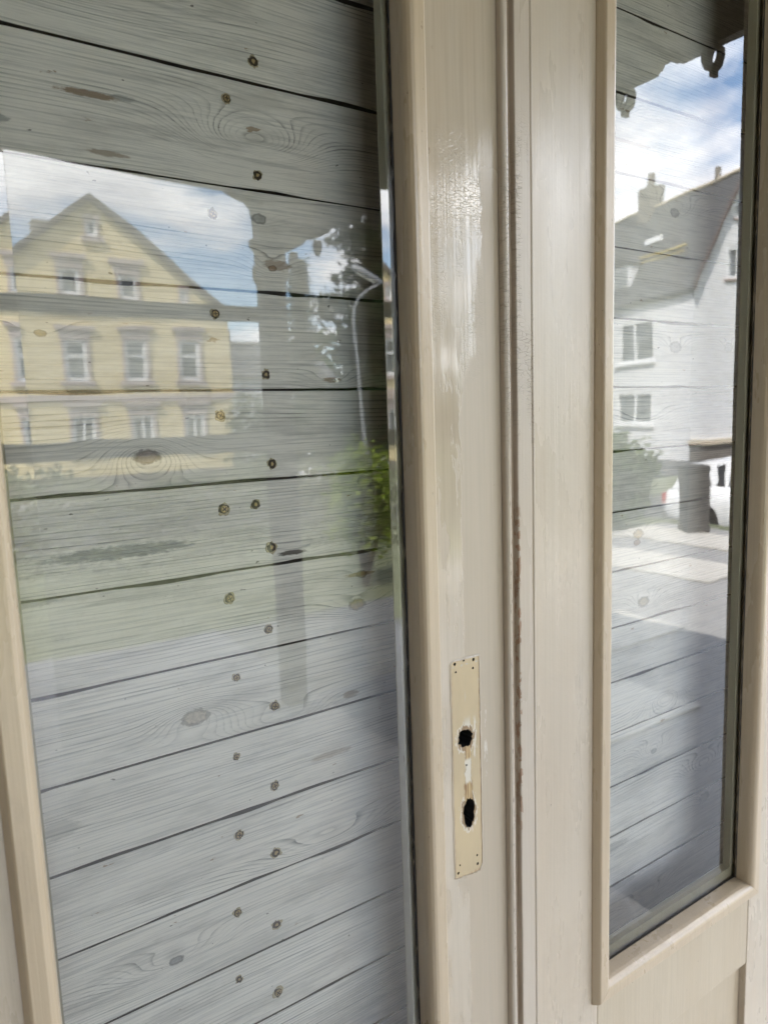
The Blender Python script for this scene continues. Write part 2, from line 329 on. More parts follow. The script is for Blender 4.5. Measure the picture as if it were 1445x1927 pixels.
M_dark = simple('hole_shade_black', (0.012, 0.010, 0.009), 0.9)  # near-black walls stand in for shade inside the lock holes
M_edge = simple('gap_shade_edge', (0.055, 0.042, 0.030), 0.9, 0.3, 30)  # bare plank edges darkened to paint shade into the gaps
M_backing = simple('dark_backing_board', (0.02, 0.018, 0.016), 0.9)
M_screw = simple('tarnished_brass_screw', (0.40, 0.30, 0.15), 0.45, 0.4, 300, metal=0.8)
M_screwdark = simple('screw_recess_shade', (0.045, 0.030, 0.018), 0.85, 0.5, 300)  # dark colour imitating the shade of screw hole and cross recess
M_screwpale = simple('splintered_rim', (0.42, 0.36, 0.24), 0.8, 0.35, 300)
M_seam = simple('black_strip', (0.025, 0.020, 0.016), 0.8, 0.5, 200)
M_wallr = simple('pale_render', (0.55, 0.52, 0.46), 0.9, 0.08, 3, 0.003)
M_porchwood = simple('brown_grey_porch_timber', (0.115, 0.098, 0.080), 0.75, 0.25, 12, 0.001, stretch=(1, 1, 0.2))
M_ceil = simple('dark_porch_boards', (0.075, 0.064, 0.052), 0.8, 0.25, 10, 0.001, stretch=(0.2, 2, 1))
M_floor = simple('pale_concrete_floor', (0.58, 0.555, 0.515), 0.85, 0.14, 2.5, 0.001)
M_terr = simple('grey_terrace_concrete', (0.34, 0.335, 0.325), 0.85, 0.16, 2.0, 0.001)  # plain grey concrete, one even tone
M_sunpatch = simple('pale_sun_patch', (0.56, 0.535, 0.485), 0.85, 0.12, 2.0, 0.001)  # pale colour imitating sunlight on the terrace
M_gravel = simple('grey_green_gravel', (0.42, 0.40, 0.35), 0.95, 0.3, 5, 0.004)
M_grass = simple('lawn_grass', (0.150, 0.165, 0.095), 0.95, 0.35, 1.4)
M_blade = simple('grass_blades', (0.165, 0.190, 0.100), 0.8, 0.35, 3)
M_asphalt = simple('grey_asphalt', (0.075, 0.075, 0.078), 0.9, 0.2, 8)
M_pave = simple('pavement_slabs', (0.26, 0.25, 0.235), 0.9, 0.15, 5)
M_kerb = simple('granite_kerb', (0.30, 0.29, 0.28), 0.85, 0.2, 9)
M_yellow = simple('yellow_render', (0.80, 0.665, 0.375), 0.9, 0.07, 2)
M_reveal = simple('window_reveal', (0.60, 0.56, 0.50), 0.9)
M_mauve = simple('mauve_grey_stone_trim', (0.50, 0.415, 0.385), 0.85, 0.12, 5)
M_whitewall = simple('white_render', (0.74, 0.74, 0.75), 0.9, 0.05, 1.5)
M_greywall = simple('grey_white_render', (0.60, 0.61, 0.62), 0.9, 0.06, 1.5)
M_wframe = simple('white_window_frame', (0.86, 0.86, 0.86), 0.45, 0.03)
M_wglass = simple('window_pane', (0.17, 0.185, 0.19), 0.06, 0.5, 1.1, spec=0.8)
M_slate = simple('grey_slate_roof', (0.105, 0.105, 0.105), 0.75, 0.2, 7)
M_tile = simple('dark_roof_edge', (0.13, 0.105, 0.095), 0.8, 0.2, 7)
M_chim = simple('chimney_brick', (0.26, 0.24, 0.21), 0.9, 0.2, 9)
M_ochre = simple('yellow_painted_bar', (0.60, 0.47, 0.16), 0.6)
M_plinth = simple('grey_plinth', (0.20, 0.18, 0.16), 0.9, 0.15, 4)
M_ledge = simple('cream_stone_ledge', (0.62, 0.54, 0.42), 0.9)
M_pier = simple('dark_grey_gate_pier', (0.10, 0.095, 0.09), 0.9, 0.2, 8, 0.002)
M_carwhite = simple('white_car_paint', (0.80, 0.80, 0.81), 0.2, 0.02)
M_carglass = simple('car_glass', (0.02, 0.022, 0.025), 0.05)
M_tyre = simple('black_tyre', (0.02, 0.02, 0.02), 0.8)
M_rim = simple('alloy_rim', (0.45, 0.45, 0.46), 0.3, 0.1, metal=0.8)
M_redlight = simple('red_lamp_glass', (0.35, 0.02, 0.02), 0.2)
M_clearlight = simple('clear_lamp_glass', (0.7, 0.7, 0.7), 0.15)
M_galv = simple('galvanised_steel', (0.30, 0.315, 0.33), 0.5, 0.1, 20, metal=0.4)
M_lampcov = simple('lamp_diffuser', (0.75, 0.75, 0.73), 0.3)
M_bark = simple('bark', (0.10, 0.075, 0.055), 0.95, 0.35, 12, 0.01)
def leafmat(name, c1, c2, trans=0.25):
    s = NT(name); f = s.noise(s.svec(1, 1, 1), 2.2, 3)
    d = s.n('ShaderNodeBsdfDiffuse'); tl = s.n('ShaderNodeBsdfTranslucent')
    c = s.mix(s.ss(f, 0.35, 0.65), c1, c2); s.put(d.inputs[0], c); s.put(tl.inputs[0], c)
    mx = s.n('ShaderNodeMixShader'); mx.inputs[0].default_value = trans
    s.t.links.new(d.outputs[0], mx.inputs[1]); s.t.links.new(tl.outputs[0], mx.inputs[2]); s.t.links.new(mx.outputs[0], s.out.inputs[0]); return s.mat
M_needle = leafmat('dark_conifer_needles', (0.022, 0.036, 0.016), (0.045, 0.065, 0.028))
M_leaf = leafmat('fresh_green_leaves', (0.20, 0.28, 0.03), (0.32, 0.40, 0.06), 0.4)
M_shrubleaf = leafmat('green_shrub_leaves', (0.09, 0.13, 0.05), (0.17, 0.21, 0.09), 0.3)
M_nearhedge = leafmat('fresh_hedge_leaves', (0.19, 0.215, 0.125), (0.28, 0.30, 0.19), 0.35)
M_hedge = leafmat('hedge_leaves', (0.05, 0.075, 0.03), (0.09, 0.12, 0.045), 0.3)

# ------------------------------------------------------------------ mesh helpers
class MB:
    def __init__(s): s.v = []; s.f = []; s.mi = []
    def add(s, vs, fs, mi=0):
        o = len(s.v); s.v += [tuple(p) for p in vs]; s.f += [tuple(i + o for i in f) for f in fs]; s.mi += [mi] * len(fs); return s
    def box(s, a, b, mi=0, T=None):
        x0, y0, z0 = a; x1, y1, z1 = b
        vs = [(x0, y0, z0), (x1, y0, z0), (x1, y1, z0), (x0, y1, z0), (x0, y0, z1), (x1, y0, z1), (x1, y1, z1), (x0, y1, z1)]
        if T: vs = [T(*p) for p in vs]
        return s.add(vs, [(0, 3, 2, 1), (4, 5, 6, 7), (0, 1, 5, 4), (1, 2, 6, 5), (2, 3, 7, 6), (3, 0, 4, 7)], mi)
    def loft(s, rings, mi=0, cap=True):
        n = len(rings[0]); vs = [p for r in rings for p in r]; fs = []
        for k in range(len(rings) - 1):
            for i in range(n):
                j = (i + 1) % n; fs.append((k * n + i, k * n + j, (k + 1) * n + j, (k + 1) * n + i))
        if cap: fs.append(tuple(range(n))[::-1]); fs.append(tuple((len(rings) - 1) * n + i for i in range(n)))
        return s.add(vs, fs, mi)
    def tube(s, pts, rad, n=8, mi=0):
        rings = []
        for k, p in enumerate(pts):
            p = Vector(p); a = Vector(pts[max(0, k - 1)]); b = Vector(pts[min(len(pts) - 1, k + 1)]); d = (b - a).normalized()
            u = d.orthogonal().normalized() if k == 0 else (u - d * u.dot(d)).normalized()
            w = d.cross(u); r = rad[k] if isinstance(rad, (list, tuple)) else rad
            rings.append([tuple(p + (u * math.cos(2 * math.pi * i / n) + w * math.sin(2 * math.pi * i / n)) * r) for i in range(n)])
        return s.loft(rings, mi)
    def build(s, name, mats, parent=None, smooth=False, fix=True):
        me = bpy.data.meshes.new(name); me.from_pydata(s.v, [], s.f)
        for m in (mats if isinstance(mats, (list, tuple)) else [mats]): me.materials.append(m)
        if len(set(s.mi)) > 1: me.polygons.foreach_set('material_index', s.mi)
        if fix:
            bm = bmesh.new(); bm.from_mesh(me); bmesh.ops.recalc_face_normals(bm, faces=bm.faces); bm.to_mesh(me); bm.free()
        if smooth: me.polygons.foreach_set('use_smooth', [True] * len(me.polygons))
        me.update()
        o = bpy.data.objects.new(name, me); COL.objects.link(o)
        if parent: o.parent = parent
        return o
def thing(name, label, cat, loc=(0, 0, 0), group=None, rz=0.0):
    o = bpy.data.objects.new(name, None); COL.objects.link(o); o.empty_display_size = 0.1
    o.location = loc; o.rotation_euler = (0, 0, rz); o['label'] = label; o['category'] = cat
    if group: o['group'] = group
    return o
def tag(o, label, cat, group=None):
    o['label'] = label; o['category'] = cat
    if group: o['group'] = group
    return o
def struct(o, label=None):
    o['kind'] = 'structure'
    if label: o['label'] = label
    return o
def boolean_cut(o, cutters):
    for c in cutters:
        md = o.modifiers.new('cut', 'BOOLEAN'); md.operation = 'DIFFERENCE'; md.object = c; md.solver = 'EXACT'; md.material_mode = 'TRANSFER'
    bpy.context.view_layer.update(); dg = bpy.context.evaluated_depsgraph_get()
    me = bpy.data.meshes.new_from_object(o.evaluated_get(dg)); old = o.data; o.modifiers.clear(); o.data = me; bpy.data.meshes.remove(old)
def drop(objs):
    for c in objs: bpy.data.objects.remove(c)
def bevel_obj(o, w, seg=2):
    md = o.modifiers.new('bevel', 'BEVEL'); md.width = w; md.segments = seg; md.limit_method = 'ANGLE'; md.angle_limit = R(40)

# ================================================================== GROUND
def sstep(a, b, t): t = min(1, max(0, (t - a) / (b - a))); return t * t * (3 - 2 * t)
def ground_z(x, y):
    dx = max(-4 - x, 0, x - 7.6); dy = max(-5.6 - y, 0); d = math.hypot(dx, dy)
    return -0.07 - 1.03 * sstep(0.2, 4.0, d)
mb = MB()
def grid_axis(pts):
    out = []
    for a, b, n in pts: out += [a + (b - a) * i / n for i in range(n)]
    return out + [pts[-1][1]]
gx = grid_axis([(-900, -60, 6), (-60, -10, 10), (-10, 20, 40), (20, 70, 10), (70, 900, 6)])
gy = grid_axis([(-900, -70, 6), (-70, -16, 12), (-16, 6, 36), (6, 60, 6), (60, 900, 4)])
for yv in gy:
    for xv in gx: mb.v.append((xv, yv, ground_z(xv, yv)))
W = len(gx)
for j in range(len(gy) - 1):
    for i in range(W - 1): mb.f.append((j * W + i, j * W + i + 1, (j + 1) * W + i + 1, (j + 1) * W + i)); mb.mi.append(0)
struct(mb.build('ground', M_grass, fix=False))
struct(MB().box((-1.1, -3.9, -0.3), (1.52, 0.0, 0.0)).build('porch_floor', M_floor))
terrace = struct(MB().box((1.53, -2.55, -0.3), (3.549, 3.0, -0.016)).box((3.55, -4.7, -0.3), (7.4, 3.0, -0.016)).build('terrace', M_terr))
for (xa_, xb_, ya_, yb_) in ((5.0, 5.72, -4.68, -2.62), (3.08, 3.86, -2.53, -2.05), (2.0, 2.85, -2.5, -1.30), (6.3, 7.0, -4.68, -2.0)):  # thin pale strips laid as painted sun patches
    MB().box((xa_, ya_, -0.012), (xb_, yb_, -0.002)).build('sun_patch', M_sunpatch, terrace)
struct(MB().box((1.53, -3.9, -0.3), (3.549, -2.56, -0.016)).build('gravel_path', M_gravel))
struct(MB().box((-80, -22.0, -1.3), (60, -15.4, -1.085)).build('road', M_asphalt))
struct(MB().box((9.6, -15.4, -1.3), (17.5, 6, -1.082)).build('driveway', M_asphalt))
struct(MB().box((-80, -24.2, -1.3), (60, -22.0, -0.97)).build('pavement', M_pave))
struct(MB().box((-80, -15.4, -1.3), (9.4, -15.2, -0.97)).build('kerb', M_kerb))

# ================================================================== OUR HOUSE WALL, DOOR FRAME
DX0, DX1, DTOP = -0.085, 0.985, 2.16
hw = thing('house_wall', 'pale rendered house wall around the cream double door', 'house', (0, 0, 0))
MB().box((-3.2, 0.02, -0.3), (DX0 - 0.09, 0.42, 4.3)).build('wall', M_wallr, hw)
MB().box((DX1 + 0.09, 0.02, -0.3), (2.3, 0.42, 4.3)).build('wall', M_wallr, hw)
MB().box((DX0 - 0.09, 0.02, DTOP + 0.09), (DX1 + 0.09, 0.42, 4.3)).build('wall', M_wallr, hw)
MB().box((-3.2, 0.42, -0.3), (2.3, 7.0, 4.3)).build('house_body', M_wallr, hw)
MB().add([(-3.5, -0.1, 4.3), (2.45, -0.1, 4.3), (2.45, 3.7, 6.6), (-3.5, 3.7, 6.6), (-3.5, 7.4, 4.3), (2.45, 7.4, 4.3)], [(0, 1, 2, 3), (3, 2, 5, 4), (0, 3, 4), (1, 5, 2), (0, 4, 5, 1)]).build('roof', M_slate, hw)
df = thing('door_frame', 'cream painted frame around the double door', 'door frame', (0, 0, 0))
MB().box((DX0 - 0.088, -0.012, 0.0), (DX0 - 0.003, 0.16, DTOP + 0.088)).build('jamb', M_stile, df)
MB().box((DX1 + 0.003, -0.012, 0.0), (DX1 + 0.088, 0.16, DTOP + 0.088)).build('jamb', M_stile, df)
MB().box((DX0 - 0.003, -0.012, DTOP + 0.003), (DX1 + 0.003, 0.16, DTOP + 0.088)).build('lintel', M_stile, df)
MB().box((DX0 - 0.003, -0.01, 0.0), (DX1 + 0.003, 0.16, 0.02)).build('threshold', M_stile, df)

# ================================================================== DOOR LEAVES
BW = 0.022
PROF = [(0.0, 0.0012), (0.0, -0.0018), (0.0012, -0.0042), (0.0032, -0.0084), (0.0046, -0.0098), (0.0150, -0.0103), (0.0176, -0.0094), (0.0198, -0.0072), (0.0212, -0.0040), (0.0218, 0.0), (0.0220, 0.0146), (0.0112, 0.0146), (0.0112, 0.0012)]
def bead_frame(x0, x1, z0, z1, parent):
    """four mitred mouldings; x0..z1 is the outer edge"""
    def pt(side, u, y, end):
        if side == 0: return (x0 + u, y, (z0 + u) if end == 0 else (z1 - u))
        if side == 1: return (x1 - u, y, (z0 + u) if end == 0 else (z1 - u))
        if side == 2: return ((x0 + u) if end == 0 else (x1 - u), y, z0 + u)
        return ((x0 + u) if end == 0 else (x1 - u), y, z1 - u)
    for side in range(4):
        rings = []; n = 48 if side < 2 else 12
        for k in range(n + 1):
            t = k / n; ring = []
            for q, (u, y) in enumerate(PROF):
                a = Vector(pt(side, u, y, 0)); b = Vector(pt(side, u, y, 1)); p = a.lerp(b, t)
                if 0 < k < n and 1 <= q <= 8:
                    w = mnoise.noise(Vector((p.x * 9 + side * 5, u * 60, p.z * 9))) * 0.00035
                    p.y += w
                ring.append(tuple(p))
            rings.append(ring)
        o = MB().loft(rings).build('glazing_bead', M_bead, parent, smooth=False)
        md = o.modifiers.new('bevel', 'BEVEL'); md.width = 0.0006; md.segments = 2; md.limit_method = 'ANGLE'; md.angle_limit = R(12)
        o['label'] = 'cream moulding around the glass'

def seam_strip(x, z0, z1, parent, yy=0.0128, side=1, w0=0.0007, w1=0.0017):
    """broken black strip where the bead meets the glass"""
    n = 260; vs = []; fs = []
    for k in range(n + 1):
        z = z0 + (z1 - z0) * k / n
        w = w0 + (w1 - w0) * max(0, min(1, 0.5 + 1.3 * mnoise.noise(Vector((x * 7, 0, z * 38)))))
        w *= 1.0 if mnoise.noise(Vector((x * 3, 4, z * 90))) > -0.28 else 0.25
        vs += [(x, yy - 0.0008, z), (x - side * w, yy - 0.0004, z), (x - side * w, yy + 0.0004, z), (x, yy + 0.0004, z)]
    m = MB(); rings = [vs[4 * k:4 * k + 4] for k in range(n + 1)]; m.loft(rings)
    return m.build('black_gap_strip', M_seam, parent)

GY = 0.0150
def pane(x0, x1, z0, z1, parent, bevels):
    """glass sheet 4 mm thick with cut bevels along its upright edges"""
    bl, br_ = bevels
    xa = x0 + bl; xb = x1 - br_
    m = MB()
    m.add([(xa, GY, z0), (xb, GY, z0), (xb, GY, z1), (xa, GY, z1)], [(0, 1, 2, 3)], 0)
    m.add([(xa, GY + 0.004, z0), (xb, GY + 0.004, z0), (xb, GY + 0.004, z1), (xa, GY + 0.004, z1)], [(3, 2, 1, 0)], 1)
    m.add([(xa, GY, z0), (xb, GY, z0), (xb, GY + 0.004, z0), (xa, GY + 0.004, z0), (xa, GY, z1), (xb, GY, z1), (xb, GY + 0.004, z1), (xa, GY + 0.004, z1)], [(0, 3, 2, 1), (4, 5, 6, 7)], 1)
    g = m.build('glass_pane', [M_glass, M_glassback], parent, fix=False)
    tn = math.tan(R(8.0))
    if br_ > 0:
        d = br_ * tn
        b = MB(); q = [(xb + 0.0002, GY), (x1, GY - d), (x1, GY + 0.004), (xb + 0.0002, GY + 0.004)]
        b.add([(a_, c_, z) for z in (z0, z1) for a_, c_ in q], [(0, 1, 5, 4)], 0); b.add([(a_, c_, z) for z in (z0, z1) for a_, c_ in q], [(2, 3, 7, 6), (0, 3, 2, 1), (4, 5, 6, 7)], 1)
        b.build('bevelled_edge', [M_bevel, M_glassback], g, fix=False)
    if bl > 0:
        d = bl * math.tan(R(1.6))
        b = MB(); q = [(x0, GY - d), (xa - 0.0002, GY), (xa - 0.0002, GY + 0.004), (x0, GY + 0.004)]
        b.add([(a_, c_, z) for z in (z0, z1) for a_, c_ in q], [(0, 1, 5, 4)], 0); b.add([(a_, c_, z) for z in (z0, z1) for a_, c_ in q], [(2, 3, 7, 6), (0, 3, 2, 1), (4, 5, 6, 7)], 1)
        b.build('bevelled_edge', [M_bevel, M_glassback], g, fix=False)
    return g

def leaf(parent, sx0, px0, px1, sx1, matL, matR, bevels):
    """a leaf: stiles sx0..px0 and px1..sx1 (px = outer edge of the beads), glass above, panel below"""
    zb, zt = 0.6846, 1.99
    ih = 0.0105; lip = 0.0250; bl = 0.034
    def bx(n, a, b, m, bev=0.0012):
        o = MB().box(a, b).build(n, m, parent)
        if bev: bevel_obj(o, bev)
        return o
    sl = bx('stile', (sx0, 0, 0.03), (px0 + ih, 0.030, DTOP), matL)
    sr = bx('stile', (px1 - ih, 0, 0.03), (sx1, 0.030, DTOP), matR)
    xa, xb = px0 + ih + 0.0006, px1 - ih - 0.0006
    bx('middle_rail', (xa, 0.0004, 0.580), (xb, 0.030, zb + ih), M_rail)
    bx('top_rail', (xa, 0.0004, zt - ih), (xb, 0.030, DTOP), M_rail)
    bx('bottom_rail', (xa, 0.0004, 0.03), (xb, 0.030, 0.20), M_rail)
    bx('panel', (xa, 0.0095, 0.2004), (xb, 0.024, 0.5796), M_rail, 0)
    # rebate the glass sits against
    bx('rebate', (px0 + ih, 0.0196, zb + ih), (px0 + lip, 0.0302, zt - ih), M_lip, 0.0004)
    bx('rebate', (px1 - lip, 0.0196, zb + ih), (px1 - ih, 0.0302, zt - ih), M_lip, 0.0004)
    bx('rebate', (px0 + lip + .0002, 0.0196, zb + ih), (px1 - lip - .0002, 0.0302, zb + bl), M_lip, 0.0004)
    bx('rebate', (px0 + lip + .0002, 0.0196, zt - lip), (px1 - lip - .0002, 0.0302, zt - ih), M_lip, 0.0004)
    bead_frame(px0, px1, zb, zt, parent)
    g = pane(px0 + BW - 0.006, px1 - BW + 0.006, zb + BW - 0.006, zt - BW + 0.006, parent, bevels)
    seam_strip(px1 - BW, zb + BW, zt - BW, parent)
    # level seam along the sill
    n = 120; rings = []
    for k in range(n + 1):
        x = px0 + BW + (px1 - px0 - 2 * BW) * k / n; w = 0.0006 + 0.0010 * max(0, 0.5 + mnoise.noise(Vector((x * 45, 9, 0))))
        rings.append([(x, GY - 0.0009, zb + BW - .0004), (x, GY - 0.0009, zb + BW + w), (x, GY - .0002, zb + BW + w), (x, GY - .0002, zb + BW - .0004)])
    MB().loft(rings).build('black_gap_strip', M_seam, parent)
    return sl, sr

left = thing('door_leaf', 'left cream door leaf with tall glass pane and lock plate mark', 'door', (0, 0, 0), 'leaves of the double door')
_, lockstile = leaf(left, DX0, 0.0190, 0.3625, 0.4510, M_stile, M_lock, (0.024, 0.018))
rightl = thing('door_leaf', 'right cream door leaf with narrow glass pane above a panel', 'door', (0, 0, 0), 'leaves of the double door')
leaf(rightl, 0.4520, 0.5650, 0.8920, DX1, M_stile, M_stile, (0.0, 0.008))

# cover strip on the meeting edge
AP = [(0.4403, -0.0003), (0.4403, -0.0050), (0.4410, -0.0066), (0.4424, -0.0076), (0.4444, -0.0078), (0.4462, -0.0070), (0.4473, -0.0054), (0.4476, -0.0012), (0.4540, -0.0012), (0.4542, -0.0066), (0.4550, -0.0073), (0.4712, -0.0073), (0.4720, -0.0060), (0.4734, -0.0060), (0.4742, -0.0071), (0.4760, -0.0071), (0.4768, -0.0058), (0.4768, -0.0003)]
rings = []
for k in range(161):
    z = 0.03 + (DTOP - 0.03) * k / 160; ring = []
    for q, (x, y) in enumerate(AP):
        dx = dy = 0
        if 0 < q < len(AP) - 1:
            dx = mnoise.noise(Vector((x * 900, 3, z * 14))) * 0.00022; dy = mnoise.noise(Vector((x * 700, 8, z * 11))) * 0.00022
        ring.append((x + dx, y + dy, z))
    rings.append(ring)
cs = MB().loft(rings).build('cover_strip', M_cover, rightl); bevel_obj(cs, 0.0004, 2)
cs['label'] = 'moulded strip covering the meeting edge of the leaves'

# mark of the removed lock plate with two ragged holes
def ragged(cx, cz, rx, rz, seed, y0=-0.02, y1=0.028, n=44, amp=0.28):
    pts = []
    for i in range(n):
        a = 2 * math.pi * i / n; k = 1 + 0.6 * amp * mnoise.noise(Vector((math.cos(a) * 0.9 + seed, math.sin(a) * 0.9, seed))) + (0.5 * amp) * mnoise.noise(Vector((math.cos(a) * 4 + seed, math.sin(a) * 4, seed + 3)))
        pts.append((cx + rx * k * math.cos(a), cz + rz * k * math.sin(a)))
    return MB().loft([[(x, y, z) for x, z in pts] for y in (y0, y1)]).build('cutter', M_dark)
cut = [ragged(0.3918, 1.0495, 0.0082, 0.0088, 3.1, amp=0.5), ragged(0.3944, 0.9760, 0.0068, 0.0136, 8.7, amp=0.5)]
nails = [(0.3813, 1.1220, .0013), (0.4030, 1.1216, .0015), (0.3823, 1.1143, .0009), (0.4022, 1.1137, .0011), (0.3802, 0.9193, .0012), (0.4036, 0.9196, .0013), (0.3823, 0.9265, .0008), (0.4031, 0.9285, .0010), (0.3925, 1.0225, 0.0008), (0.3916, 1.1232, 0.0009)]
cut += [ragged(a, b, r, r * 1.15, a * 90, n=10, y1=0.006) for a, b, r in nails]
pts = []
x0, x1, z0, z1 = 0.3768, 0.4094, 0.9130, 1.1245
def edge(a, b, n):
    for k in range(n): pts.append((a[0] + (b[0] - a[0]) * k / n, a[1] + (b[1] - a[1]) * k / n))
edge((x0, z0 + .002), (x1 - .004, z0 - .001), 10); edge((x1 - .004, z0 - .001), (x1, z0 + .006), 3); edge((x1, z0 + .006), (x1, z1 - .001), 50); edge((x1, z1 - .001), (x0 + .002, z1), 10); edge((x0 + .002, z1), (x0, z1 - .003), 2); edge((x0, z1 - .003), (x0, z0 + .002), 50)
pts = [(a + mnoise.noise(Vector((a * 300, b * 120, 1))) * 0.0006, b + mnoise.noise(Vector((a * 200, b * 150, 7))) * 0.0005) for a, b in pts]
plate = MB().loft([[(a, y, b) for a, b in pts] for y in (-0.00035, 0.0006)]).build('lock_plate_mark', M_plate, left)
plate['label'] = 'bare yellow patch where a lock plate was removed, with two ragged holes'
boolean_cut(plate, cut); boolean_cut(lockstile, cut); drop(cut)
bevel_obj(lockstile, 0.0012)
# ridge of overpaint left round the plate
rings = []; cxp, czp = (x0 + x1) / 2, (z0 + z1) / 2
off = lambda p, d: (p[0] + (d if p[0] > cxp else -d) * (1 if abs(p[0] - cxp) > 0.014 else 0), p[1] + (d if p[1] > czp else -d) * (1 if abs(p[1] - czp) > 0.102 else 0))
n = len(pts); vs = []; fs = []
for k, p in enumerate(pts):
    wv = 0.0006 + 0.0009 * max(0, mnoise.noise(Vector((p[0] * 160, p[1] * 60, 3))) + 0.3)
    hgt = 0.0005 + 0.0003 * mnoise.noise(Vector((p[0] * 90, p[1] * 90, 5)))
    for d, y in ((0.0001, 0.0004), (0.0001, -hgt - 0.0003), (wv, -hgt), (wv + 0.0012, 0.0004)):
        q = off(p, d); vs.append((q[0], y, q[1]))
for k in range(n):
    j = (k + 1) % n
    for e in range(4): fs.append((k * 4 + e, k * 4 + (e + 1) % 4, j * 4 + (e + 1) % 4, j * 4 + e))
MB().add(vs, fs).build('paint_ridge', M_stile, left)
# lock body visible deep in the holes
MB().box((0.382, 0.0262, 0.955), (0.405, 0.029, 1.066)).build('lock_case', M_dark, left)

# ================================================================== PLANK SCREEN BEHIND THE GLASS
PY = 0.098; SC = 1 + PY / 0.48026
ZE = [0.690, 0.610, 0.532, 0.4555, 0.3802, 0.3054, 0.2326, 0.1613, 0.0923, 0.0240, -0.0411, -0.1050, -0.1680, -0.2291, -0.2896, -0.3485, -0.4098, -0.469, -0.528, -0.586, -0.643, -0.70]
ZL = [CAM.z + q * SC for q in ZE]
screen = thing('plank_screen', 'whitewashed pine planks fixed across behind the door glass', 'wooden screen', (0, 0, 0))
BRN = (0.22, 0.13, 0.06); GRY = (0.27, 0.27, 0.265); YBR = (0.30, 0.21, 0.06)
KN = {  # knots by world place: x, z, sx, sz, strength, core radius, core colour
 'all': [
  (0.2604, 1.5757, 0.055, 0.022, 2.1, 0.0, GRY), (0.2599, 1.5149, 0.02, 0.010, 1.0, 0.0045, GRY), (0.2700, 1.475, 0.022, 0.013, 1.1, 0.0028, BRN),
  (0.0817, 1.4136, 0.025, 0.009, 1.0, 0.0028, YBR), (0.3244, 1.380, 0.028, 0.009, 1.2, 0.0, BRN), (0.1518, 1.3188, 0.030, 0.018, -2.4, 0.0066, (0.16, 0.12, 0.11)),
  (0.2748, 1.2241, 0.03, 0.007, 0.9, 0.0, BRN), (0.3414, 1.1639, 0.035, 0.012, 1.2, 0.0062, YBR), (0.3476, 1.1932, 0.025, 0.008, 1.0, 0.004, YBR),
  (0.1751, 1.0926, 0.032, 0.014, -1.5, 0.0078, (0.42, 0.37, 0.31)), (0.255, 1.070, 0.050, 0.016, 1.7, 0.0, GRY), (0.1431, 0.8764, 0.050, 0.015, 1.6, 0.0042, (0.17, 0.18, 0.19)),
  (0.30, 0.935, 0.07, 0.014, 1.6, 0.0, GRY), (0.7687, 1.1827, 0.03, 0.011, 1.2, 0.007, YBR), (0.7660, 1.172, 0.02, 0.008, 0.6, 0.0045, BRN), (0.7815, 1.0904, 0.03, 0.013, 1.6, 0.0075, (0.33, 0.28, 0.18)),
  (0.84, 1.4229, 0.03, 0.012, 1.3, 0.008, (0.35, 0.34, 0.33)), (0.9615, 1.426, 0.02, 0.010, 1.2, 0.007, GRY), (0.831, 0.9465, 0.045, 0.020, -2.2, 0.0, GRY),
  (0.8094, 0.872, 0.03, 0.016, 1.8, 0.004, GRY), (0.9305, 0.8136, 0.05, 0.020, 2.0, 0.0, GRY), (0.9327, 0.7621, 0.02, 0.010, 1.0, 0.008, (0.26, 0.22, 0.16)),
  (0.8347, 1.5908, 0.06, 0.022, 1.8, 0.006, GRY), (0.70, 1.69, 0.05, 0.02, 1.5, 0.0, GRY), (0.78, 1.33, 0.06, 0.014, 1.3, 0.0, GRY), (0.12, 1.66, 0.09, 0.02, 1.2, 0.0, GRY), (0.80, 0.66, 0.05, 0.016, 1.5, 0.0, GRY)]}
FL = [(0.130, 1.588, 0.030, 0.0035, BRN, 0.8), (0.155, 1.590, 0.012, 0.003, GRY, 0.6), (0.065, 1.56, 0.014, 0.004, GRY, 0.7), (0.14, 1.548, 0.020, 0.003, BRN, 0.6),
      (0.126, 1.2445, 0.075, 0.0075, (0.27, 0.28, 0.28), 0.75), (0.055, 1.215, 0.03, 0.006, GRY, 0.5), (0.2748, 1.2241, 0.020, 0.0030, (0.05, 0.04, 0.03), 0.9), (0.345, 1.1935, 0.022, 0.0028, YBR, 0.8), (0.3244, 1.380, 0.013, 0.0035, BRN, 0.8), (0.275, 1.478, 0.018, 0.006, BRN, 0.6),
      (0.062, 1.030, 0.020, 0.010, (0.20, 0.20, 0.18), 0.3), (0.305, 1.02, 0.03, 0.004, BRN, 0.4), (0.33, 1.075, 0.012, 0.005, BRN, 0.6), (0.62, 1.74, 0.05, 0.003, BRN, 0.6), (0.74, 1.66, 0.06, 0.003, BRN, 0.6), (0.66, 1.58, 0.04, 0.004, BRN, 0.5), (0.72, 0.70, 0.08, 0.006, GRY, 0.6), (0.85, 0.85, 0.10, 0.006, GRY, 0.5), (0.70, 0.76, 0.08, 0.010, GRY, 0.5)]
KS = (0.48026 + PY) / 0.58026
def kz(z): return CAM.z + (z - CAM.z) * KS
KALL = [(a * KS, kz(b), c * KS, d * KS, e, f_ * KS, g_) for a, b, c, d, e, f_, g_ in KN['all']]
FL = [(a * KS, kz(b), c * KS, d * KS, e, f_) for a, b, c, d, e, f_ in FL]
planks = []
